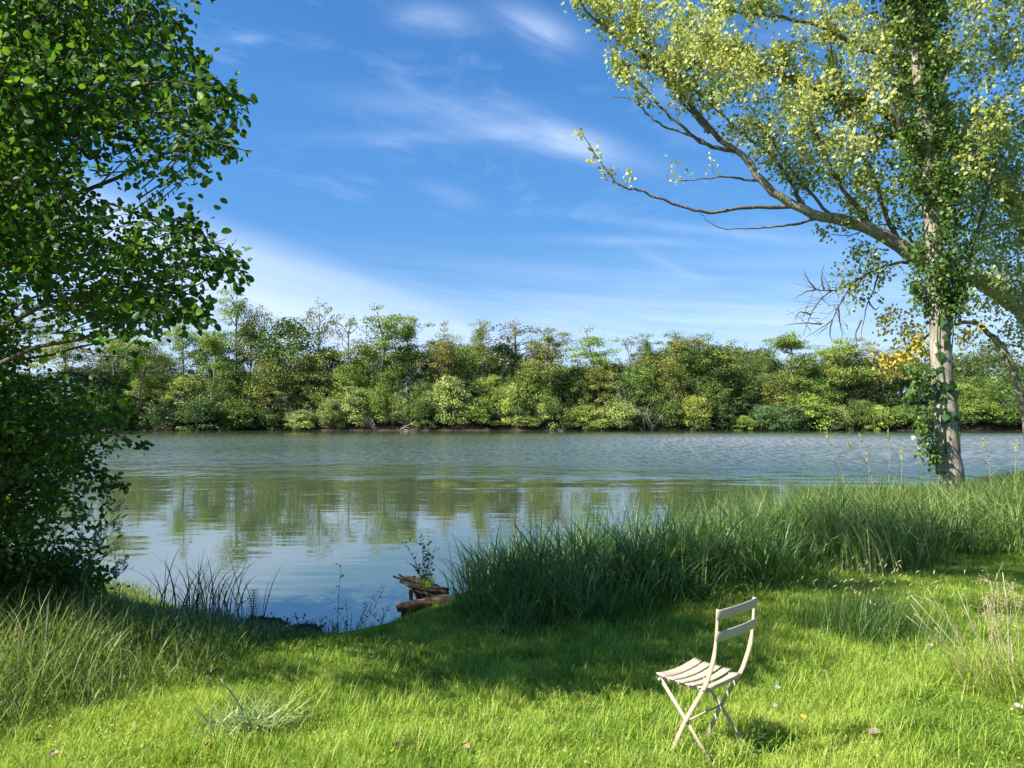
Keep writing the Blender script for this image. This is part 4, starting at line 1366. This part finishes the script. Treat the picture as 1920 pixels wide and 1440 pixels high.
# foxtails in the shade
r = np.random.default_rng(62)
base = gpt(1625, 1190)
fx = empty('foxtail_grass', base)
tag(fx, 'clump of foxtail grass with small pale seed heads in the shade', 'grass')
blade, head = MB(), MB()
n = 1500
gx, gy = base[0] + r.normal(size=n) * .26, base[1] + r.normal(size=n) * .22
blade.blades(np.stack([gx, gy, ground_h(gx, gy)], 1), r.uniform(.15, .5, n), r.uniform(.003, .006, n), r.uniform(0, 6.28, n), r.uniform(0, .4, n), r.uniform(.4, 1.5, n), np.clip(r.normal(.4, .2, n), 0, 1), 4)
for k in range(85):
    a = base + r.normal(size=3) * (.26, .22, 0)
    a[2] = float(ground_h(a[0], a[1]))
    b = a + np.array([r.normal() * .10 + .05, r.normal() * .08, r.uniform(.3, .62)])
    blade.tube([a, (a + b) / 2 + (r.normal() * .01, 0, 0), b], [.0014, .0012, .001], 3, .5, False)
    d_ = unit(np.array([r.normal() * .5 + .4, r.normal() * .4, .7]))
    head.tube(b + d_[None] * np.linspace(0, .042, 5)[:, None], [.0015, .0036, .004, .0034, .001], 6, .3 + .6 * r.random())
blade.build('leaves', M['sedge'], fx)
head.build('seed_heads', M['straw'], fx, True)

# pale bent tuft in the front lawn with its stick
r = np.random.default_rng(63)
base = gpt(470, 1375)
tf = empty('grass_tussock', base)
tag(tf, 'tussock of long bent silvery blades on the front left lawn', 'grass')
blade = MB()
n = 230
gx, gy = base[0] + r.normal(size=n) * .13, base[1] + r.normal(size=n) * .10
blade.blades(np.stack([gx, gy, ground_h(gx, gy)], 1), r.uniform(.16, .38, n), r.uniform(.006, .013, n), r.uniform(-1.2, 3.6, n), r.uniform(.5, 1.1, n), r.uniform(1.2, 2.0, n), np.clip(r.normal(.55, .28, n), 0, 1), 6, r.normal(size=n) * .5, 1.3)
blade.build('leaves', M['reed'], tf)
a, b = P(452, 1328, base[1] - .05), P(414, 1273, base[1] - .1)
mb = MB()
mb.tube(curve([a + (.02, .03, -.12), a, (a + b) / 2 + (.004, 0, 0), b], 9), np.linspace(.006, .004, 9), 7)
tag(mb.build('dry_stick', M['pale_wood'], smooth=True, origin=a), 'pale dry stick poking out of the bent tussock', 'stick')

# dark long blades against the water on the left
r = np.random.default_rng(64)
base = gpt(372, 1158)
sg = empty('sedge_plant', base)
tag(sg, 'few dark arching sedge blades standing against the water at left', 'sedge')
blade = MB()
n = 130
gx, gy = base[0] + r.normal(size=n) * .25, base[1] + r.normal(size=n) * .12
blade.blades(np.stack([gx, gy, ground_h(gx, gy) - .02], 1), r.uniform(.35, .95, n), r.uniform(.008, .016, n), np.where(r.random(n) < .5, 0, np.pi) + r.normal(size=n) * .7, r.uniform(0, .4, n), r.uniform(.3, 2.0, n), np.clip(r.normal(.15, .25, n), 0, 1), 7, r.normal(size=n) * .5, 2.0)
blade.build('leaves', M['sedge'], sg)


def reed_stem(px0, py0, px1, py1, d, lab):
    a, b = P(px0, py0, d), P(px1, py1, d)
    a[2] = max(float(ground_h(a[0], a[1])), WATER) - .05
    o = empty('reed_stem', a)
    tag(o, lab, 'reed', 'tall reeds left of the poplar trunk')
    st, lf = MB(), MB()
    c = curve([a, a * .45 + b * .55 + (.05, 0, .05), b], 10)
    st.tube(c, np.linspace(.006, .003, 10), 5)
    for k in range(6):
        s = on(c, .35 + .11 * k)
        lf.blades(s[None], r.uniform(.3, .55), .02, 0 if k % 2 else np.pi, r.uniform(.4, .9), r.uniform(1.2, 1.9), r.random() * .7, 5)
    m_ = 26
    dr = unit(b - c[-3])
    C = b - dr[None] * r.uniform(0, .22, m_)[:, None] + r.normal(size=(m_, 3)) * .012
    lf.leaves(C, r.uniform(.04, .09, m_), dr[None] + r.normal(size=(m_, 3)) * .3, rnd_dirs(r, m_), .9, 'long')
    st.build('stem', M['straw'], o, True)
    lf.build('leaves', M['reed'], o)


for i, a in enumerate([(1605, 905, 1548, 806), (1645, 905, 1612, 815), (1660, 905, 1665, 812), (1680, 905, 1690, 842), (1640, 905, 1590, 830), (1625, 905, 1625, 850), (1862, 905, 1842, 825), (1890, 905, 1905, 830)]):
    reed_stem(*a, 14.2 + .3 * (i % 3), f'tall pale reed with drooping leaves, {ORD[i]} from the left beside the poplar trunk' if i != 4 else 'tall pale reed leaning left behind the other reeds by the poplar')


def weed(name, base, stems, lab, cat, lsize=.035, nl=9, mats=('stem', 'dark_leaf'), seed=1, lk='rhomb', extra=None):
    """slender plant: stems given as tips (pixel, pixel, depth), small leaves in pairs up the stem"""
    q = np.random.default_rng(seed)
    o = empty(name, base)
    tag(o, lab, cat)
    st, lf = MB(), MB()
    for (tx, ty, td) in stems:
        b = P(tx, ty, td)
        c = curve([base + q.normal(size=3) * (.015, .015, 0), base * .5 + b * .5 + q.normal(size=3) * .02, b], 9)
        st.tube(c, np.linspace(.0032, .0014, 9), 5)
        for k in range(nl):
            s = on(c, .18 + .82 * k / nl + q.uniform(0, .05))
            a_ = q.uniform(0, 6.28)
            T = np.array([math.cos(a_), math.sin(a_), q.uniform(.2, 1.1)])
            e = s + unit(T) * lsize * q.uniform(.6, 1.6)
            st.tube([s, e], [.0011, .0008], 3, cap=False)
            lf.leaves(np.stack([s, e]), lsize * q.uniform(.7, 1.3, 2), np.stack([T, T + q.normal(size=3) * .5]), rnd_dirs(q, 2), q.random(2), lk)
    st.build('stem', M[mats[0]], o, True)
    lf.build('leaves', M[mats[1]], o)
    return o


# ------------------------------------------------------------------ the rotten wooden landing stage
r = np.random.default_rng(71)
DL = 9.0
wl = empty('wooden_landing', P(790, 1140, DL) * (1, 1, 0) + (0, 0, WATER))
tag(wl, 'broken rotten wooden landing stage sticking out over the water', 'landing stage')


def plank(a, b, wdir, w, t, nm='plank'):
    pts = curve([a, (np.asarray(a) + b) / 2 + r.normal(size=3) * .008, b], 7, r, .004)
    mbp = MB()
    ww = w * (1 + r.normal(size=7) * .07)
    ww[0] *= r.uniform(.45, .8)
    mbp.strip(pts, wdir, ww, t)
    return mbp.build(nm, M['old_wood'], wl)


def rough_block(top, bot, nm, div=5, amp=.012):
    """a weathered block between two outlines, its faces broken up"""
    top, bot = np.array(top), np.array(bot)
    nr = len(top)
    ring = lambda A: np.concatenate([curve(np.array([A[k], A[(k + 1) % nr]]), div + 1)[:-1] for k in range(nr)])
    T_, B_ = ring(top), ring(bot)
    m_ = len(T_)
    lev = [T_ * (1 - f) + B_ * f for f in np.linspace(0, 1, 4)]
    lev = [T_.mean(0) + (T_ - T_.mean(0)) * .5] + lev + [B_.mean(0) + (B_ - B_.mean(0)) * .5]
    V = np.concatenate(lev) + r.normal(size=(m_ * len(lev), 3)) * amp
    q_ = [[a * m_ + k, a * m_ + (k + 1) % m_, (a + 1) * m_ + (k + 1) % m_, (a + 1) * m_ + k] for a in range(len(lev) - 1) for k in range(m_)]
    mbb = MB()
    mbb.add(V, q_)
    for base_, o_ in ((0, 1), ((len(lev) - 1) * m_, -1)):
        c_ = len(V) if o_ == 1 else len(V) + 1
        mbb.v.append((V[base_:base_ + m_]).mean(0)[None])
        mbb.n += 1
        mbb.q.append(np.array([[c_, base_ + k, base_ + (k + 1) % m_, base_ + (k + 1) % m_] for k in range(m_)])[:, [0, 1, 2, 2]])
        mbb.t.append(np.full(m_, .5))
    return mbb.build(nm, M['old_wood'], wl)


Wv = np.array([.35, 1., -.12])
rough_block([P(752, 1088, 9.2), P(792, 1090, 9.45), P(836, 1110, 9.2), P(812, 1116, 8.86), P(776, 1104, 8.88)],
            [P(768, 1100, 9.15), P(795, 1112, 9.4), P(835, 1124, 9.15), P(814, 1129, 8.9), P(790, 1128, 8.9)], 'stump')
for i, (x0, y0, x1, y1, d) in enumerate(((758, 1082, 806, 1092, 9.42), (749, 1084, 822, 1100, 9.28), (750, 1089, 812, 1106, 9.12), (762, 1095, 806, 1109, 8.98), (800, 1098, 840, 1106, 9.2), (804, 1108, 839, 1112, 8.95), (812, 1117, 836, 1120, 8.84))):
    plank(P(x0, y0, d), P(x1, y1, d - .04), Wv, .10, .028)
for (x0, y0, x1, y1, d) in ((750, 1086, 738, 1080, 9.3), (756, 1083, 748, 1077, 9.4), (770, 1100, 786, 1132, 8.86), (800, 1112, 806, 1134, 8.82)):
    plank(P(x0, y0, d), P(x1, y1, d), (0, 1, 0), .03, .02, 'splinter')
mb = MB()
a = P(770, 1106, 8.9)
mb.tube(curve([a, a + (.004, 0, -.15), (a[0] + .01, a[1], WATER - .4)], 6), [.022, .024, .022, .026, .026, .026], 8)
mb.build('post', M['old_wood'], wl, True)
lg0, lg1 = P(744, 1140, 8.72), P(842, 1124, 8.72)
mb = MB()
mb.tube(curve([lg0, lg0 * .6 + lg1 * .4 + (0, 0, .01), lg1, lg1 + (.25, .05, .03)], 14, r, .006), np.linspace(.052, .062, 14) * (1 + r.normal(size=14) * .09), 9)
mb.build('log', M['old_wood'], wl)
mb = MB()
q0 = P(752, 1146, 8.72)
mb.strip([q0 + (0, 0, 0), q0 + (.22, 0, .03), q0 + (.5, 0, .08)], (0, 0, 1), .13, .05)
mb.build('board', M['old_wood'], wl)
weed('wild_plant', P(797, 1098, 9.0), [(757, 1014, 9.0), (789, 1003, 9.0), (795, 1000, 9.05), (805, 1015, 8.95), (818, 1023, 9.0), (771, 1058, 8.95), (778, 1062, 9.0), (812, 1043, 9.05), (790, 1030, 9.05)],
     'thin leafy wild plant growing on the rotten landing stage', 'plant', .045, 9, seed=5)
base = P(800, 1099, 9.0)
q = np.random.default_rng(6)
mb = MB()
n = 90
mb.blades(base + q.normal(size=(n, 3)) * (.05, .05, .005), q.uniform(.07, .2, n), q.uniform(.004, .008, n), q.uniform(0, 6.28, n), .1, q.uniform(.3, 1.3, n), q.uniform(.3, .9, n), 4)
tag(mb.build('grass_tuft', M['lawn'], origin=base), 'green grass tuft sprouting from the planks of the landing stage', 'grass')

b_ = gpt(610, 1188)
weed('shore_weed', gpt(637, 1186), [(640, 1045, gpt(637, 1186)[1])], 'single thin stem standing alone before the water, left of the landing stage', 'plant', .03, 6, seed=8)
for i, (px, py, tips_, lab) in enumerate((
        (668, 1185, [(712, 1102), (700, 1115), (690, 1128), (722, 1098)], 'leafy shore weed leaning right towards the landing stage'),
        (650, 1187, [(630, 1140), (648, 1120), (660, 1150), (612, 1155)], 'low fine-stemmed weed at the water edge below the lone stem'),
        (600, 1184, [(590, 1160), (603, 1155), (575, 1165), (612, 1168)], 'small dark weed at the water edge, left of the lone stem'),
        (715, 1172, [(735, 1130), (720, 1140), (700, 1150)], 'twiggy weed at the water edge just left of the landing stage'),
        (560, 1180, [(555, 1148), (570, 1152)], 'short pale weed with tiny leaves right of the horsetail'),
        (430, 1165, [(450, 1110), (420, 1095), (470, 1120), (400, 1110)], 'dry branching weed among the blades left of the horsetail'))):
    g = gpt(px, py)
    weed('shore_weed', g, [(a, b, g[1] + r.uniform(-.1, .15)) for a, b in tips_], lab, 'plant', .022, 8, seed=20 + i)

# horsetail
g = gpt(474, 1178)
ht = empty('horsetail', g)
tag(ht, 'dark upright horsetail with whorled branches standing at the water edge', 'plant')
st, wh = MB(), MB()
tp_ = P(476, 1106, g[1])
st.tube([g - (0, 0, .03), (g + tp_) / 2, tp_], [.005, .005, .003], 6)
for k in range(11):
    c = g + (tp_ - g) * (.3 + .068 * k)
    for a_ in np.arange(9) * .7 + k:
        L = .085 * (1.15 - k * .06)
        wh.tube([c, c + np.array([math.cos(a_) * L * .6, math.sin(a_) * L * .6, .0]), c + np.array([math.cos(a_) * L, math.sin(a_) * L, .03])], [.0018, .0015, .001], 3, cap=False)
st.build('stem', M['stem'], ht, True)
wh.build('whorls', M['dark_leaf'], ht)

# muddy mound with dead leaves left of it
for (px, py, w_, lab) in ((490, 1172, .28, 'dark muddy clod with dead leaves at the water edge beside the horsetail'), (570, 1186, .22, 'low dark clod of earth and roots at the water edge, right of the horsetail')):
    g = gpt(px, py)
    cl = empty('earth_clod', g)
    tag(cl, lab, 'clod')
    q = np.random.default_rng(px)
    mb = MB()
    nu, nv = 14, 7
    vv = []
    for j in range(nv + 1):
        for i in range(nu):
            th, ph = 2 * math.pi * i / nu, math.pi / 2 * j / nv
            k = 1 + .18 * math.sin(3 * th + px) + q.normal() * .06
            vv.append(g + np.array([math.cos(th) * math.cos(ph) * w_ * k, math.sin(th) * math.cos(ph) * .14 * k, math.sin(ph) * .10 * k - .03]))
    qq = [[j * nu + i, j * nu + (i + 1) % nu, (j + 1) * nu + (i + 1) % nu, (j + 1) * nu + i] for j in range(nv) for i in range(nu)]
    mb.add(vv, qq)
    mb.build('mud', M['old_wood'], cl, True)
    lf = MB()
    n = 70
    th = q.uniform(0, 6.28, n)
    C = g + np.stack([np.cos(th) * w_ * q.random(n), np.sin(th) * .12 * q.random(n), q.uniform(.02, .1, n)], 1)
    lf.leaves(C, q.uniform(.02, .05, n), rnd_dirs(q, n), rnd_dirs(q, n) + (0, 0, 1), q.random(n))
    lf.build('leaves', M['dark_leaf'], cl)

# seed-head plants under the alder: leafy stems with grey fluffy heads
for i, (px, py, tips_, lab) in enumerate((
        (120, 1110, [(200, 915), (222, 945), (215, 985), (180, 1000), (160, 960)], 'tall leafy plant with grey fluffy seed heads reaching over the water'),
        (90, 1120, [(185, 1020), (208, 1030), (232, 1055), (225, 1075), (150, 1010), (130, 1040)], 'lower leafy plant with brownish seed heads beside the water'),
        (40, 1120, [(20, 985), (60, 1000), (45, 1030), (100, 990), (85, 1060), (10, 1050)], 'shaded leafy plant with pale seed heads at the left edge'))):
    g = P(px, py, 7.4 + .3 * i)
    g[2] = float(ground_h(g[0], g[1]))
    q = np.random.default_rng(200 + i)
    o = weed('seed_head_plant', g, [(a, b, g[1] + q.uniform(-.35, .2)) for a, b in tips_] + [(a - q.uniform(10, 70), b + q.uniform(10, 70), g[1] + q.uniform(-.3, .3)) for a, b in tips_],
             lab, 'plant', .085, 15, ('stem', 'alder'), 210 + i, 'long')
    fl = MB()
    for a, b in tips_:
        for m_ in range(5):
            c = P(a + q.normal() * 8, b + q.normal() * 7, g[1] - .05)
            n = 46
            dd = rnd_dirs(q, n)
            fl.leaves(c + dd * .012, np.full(n, .02), dd, rnd_dirs(q, n), q.random(n), 'long')
    fl.build('seed_heads', M['fluff'], o)

# bushy undergrowth below the alder, hiding its foot
r = np.random.default_rng(81)
for i, (px, py, d, n_, rad_, lab) in enumerate((
        (20, 1040, 7.4, 2600, (.85, .6, .55), 'dark leafy bush at the left edge under the alder boughs'), (110, 1075, 7.8, 1500, (.55, .4, .32), 'small dark bush under the alder next to the water'))):
    c0 = P(px, py, d)
    g = np.array([c0[0], c0[1], float(ground_h(c0[0], c0[1]))])
    o = empty('understory_bush', g)
    tag(o, lab, 'bush')
    st, lf = MB(), MB()
    acc = new_acc()
    for k in range(n_ // 22):
        tip = c0 + rnd_dirs(r, 1)[0] * np.array(rad_) * r.random() ** .4
        a = g + (tip - g) * .5 + r.normal(size=3) * .08
        st.tube([g, (g + a) / 2 + r.normal(size=3) * .04, a], [.012, .008, .005], 4, cap=False)
        spray(st, acc, r, a, tip, .004, 22, .09, .062, r.uniform(.2, .8), 0, .1)
    flush(acc, lf, r, 'rhomb', .5, .3)
    st.build('stems', M['twig'], o, True)
    lf.build('foliage', M['alder'], o)


# ------------------------------------------------------------------ the folding chair
CH = np.array([1.082, 4.229, 0.0])
CH[2] = float(ground_h(CH[0], CH[1])) - .012
yaw, pit, rol = R(129.85), -.0155, -.0416
cyw, syw = math.cos(yaw), math.sin(yaw)
Fv, Lv = np.array([cyw, syw, pit]), np.array([-syw, cyw, rol])
Zv = np.array([0, 0, 1.]) - pit * np.array([cyw, syw, 0]) - rol * np.array([-syw, cyw, 0])
DZC = -1.833 - CH[2]


def cp(u, s, z):
    return CH + np.array([0, 0, DZC]) + Fv * u + Lv * s + Zv * z


chair = empty('folding_chair', CH)
tag(chair, 'putty-coloured slatted metal folding chair standing on the lawn facing the lake', 'chair')
HW = .166
for s in (1, -1):
    o_ = s * HW
    mb = MB()      # upright that runs on down as the front leg
    pts = curve([cp(.138, o_, -.03), cp(.02, o_, .20), cp(-.107, o_, .405), cp(-.150, o_, .50), cp(-.183, o_, .60), cp(-.205, o_, .74), cp(-.214, o_, .845)], 26)
    ww = np.interp(np.linspace(0, 1, 26), [0, .55, .66, .74, 1], [.023, .024, .025, .017, .016])
    mb.strip(pts, Fv, ww, .007)
    mb.build('front_leg', M['paint'], chair)
    i_ = s * (HW - .013)
    mb = MB()
    mb.strip([cp(.196, i_, .392), cp(.02, i_, .195), cp(-.166, i_, -.03)], Fv, .022, .007)
    mb.build('rear_leg', M['paint'], chair)
    for (u, z) in ((.013, .201), (-.107, .404), (.188, .385)):
        c = cp(u, o_ + s * .004, z)
        mb = MB()
        mb.tube([c - Lv * s * .012, c + Lv * s * .003], .007, 10)
        mb.build('rivet', M['paint'], chair, True)
    mb = MB()      # side rail carrying the seat slats
    mb.strip([cp(.20, s * (HW - .022), .392), cp(.03, s * (HW - .022), .388), cp(-.118, s * (HW - .022), .393)], Zv, .02, .006)
    mb.build('seat_rail', M['paint'], chair)
mb = MB()
mb.tube([cp(.013, -HW, .201), cp(.013, HW, .201)], .0055, 8)
mb.build('crossbar', M['paint'], chair, True)
mb = MB()
for k in range(5):
    u = .178 - .066 * k
    ss = np.linspace(-HW - .008, HW + .008, 13) if k < 4 else np.linspace(-HW + .012, HW - .012, 13)
    pts = [cp(u, s_, .408 - .016 * (1 - (s_ / HW) ** 2) + (.004 if k == 0 else 0)) for s_ in ss]
    mb.strip(pts, Fv + Zv * (.18 if k == 0 else 0.06 * (1 - k)), .054, .006)
mb.strip([cp(-.118, s_, .400) for s_ in np.linspace(-HW + .02, HW - .02, 5)], Zv, .02, .006)
mb.build('seat', M['paint'], chair)
for z0, u0 in ((.818, -.2135), (.704, -.2025)):
    mb = MB()
    ss = np.linspace(-HW - .016, HW + .016, 15)
    mb.strip([cp(u0 - .009 - .022 * (1 - (s_ / HW) ** 2) * .6 + .0, s_, z0) for s_ in ss], Zv - Fv * .07, .052, .006)
    mb.build('back_slat', M['paint'], chair)


# ------------------------------------------------------------------ fallen leaves on the lawn
r = np.random.default_rng(91)
fallen = [(1503, 1361, .06, (.72, .50, .05), 'yellow fallen leaf lying in the grass right of the chair'), (388, 1411, .055, (.42, .20, .07), 'orange-brown fallen leaf on the front left lawn'),
          (1640, 1391, .075, (.40, .30, .23), 'pale pinkish dry leaf on the front right lawn'), (1908, 1340, .06, (.70, .60, .48), 'pale round dry leaf at the right edge of the lawn'),
          (1457, 1303, .045, (.42, .42, .42), 'small whitish leaf in the grass right of the chair back'), (1898, 1247, .06, (.75, .55, .06), 'yellow fallen leaf among grass below the dry stalks'),
          (1374, 1420, .045, (.35, .16, .08), 'reddish brown leaf between the chair legs'), (747, 1415, .05, (.20, .12, .05), 'dark brown curled leaf on the front lawn at the bottom'),
          (1275, 1434, .05, (.42, .26, .12), 'tan leaf at the bottom edge left of the chair'), (1745, 1222, .045, (.5, .45, .42), 'greyish leaf in the shade below the dry stalks'),
          (873, 1418, .05, (.46, .30, .14), 'tan dry leaf on the front lawn near the bottom centre'), (1452, 1338, .04, (.55, .40, .33), 'pale pink dry leaf beside the chair shadow'),
          (100, 1432, .06, (.45, .33, .22), 'dull brown leaf in the bottom left corner'), (1335, 1345, .035, (.4, .25, .1), 'small brown leaf under the chair seat')]
mats = {}
for px, py, sz, colr, lab in fallen:
    g = gpt(px, py)
    m, nt = new_mat('fallen_leaf')
    tcn = nt.nodes.new('ShaderNodeTexCoord')
    p = nt.nodes.new('ShaderNodeBsdfPrincipled')
    n1 = noise(nt, tcn.outputs['Object'], 60, 4, .6)
    colr = tuple(c * .55 for c in colr)
    nt.links.new(ramp(nt, n1, [(.3, tuple(c * .6 for c in colr)), (.6, colr)]), p.inputs['Base Color'])
    p.inputs['Roughness'].default_value = .7
    out(nt, p.outputs[0])
    mb = MB()
    c = g + (0, 0, .05)
    a_ = r.uniform(0, 6.28)
    T = np.array([math.cos(a_), math.sin(a_), .1])
    N = np.array([r.normal() * .35, -.45, 1])
    T = unit(T)
    N = unit(N - T * (N @ T))
    B = np.cross(N, T)
    nu, nv = 8, 4
    vv = []
    for i in range(nu + 1):
        u = i / nu
        wdt = .42 * math.sin(math.pi * min(1, u * .96 + .04)) ** .7
        for j in range(-nv, nv + 1):
            t_ = j / nv
            lift = .16 * t_ * t_ + .12 * (u - .5) ** 2 + .02 * math.sin(9 * u + 5 * t_)
            vv.append(c + sz * ((u - .5) * T + t_ * wdt * B + lift * N))
    w_ = 2 * nv + 1
    qq = [[i * w_ + j, i * w_ + j + 1, (i + 1) * w_ + j + 1, (i + 1) * w_ + j] for i in range(nu) for j in range(w_ - 1)]
    mb.add(vv, qq)
    top_n = len(vv)
    mb.add(np.array(vv) - N * .0012, [q_[::-1] for q_ in qq])
    mb.tube([c - T * sz * .5, c - T * sz * .75 + N * .004], [.0012, .0009], 5)
    tag(mb.build('fallen_leaf', m, smooth=True, origin=c), lab, 'leaf', 'fallen leaves on the lawn')
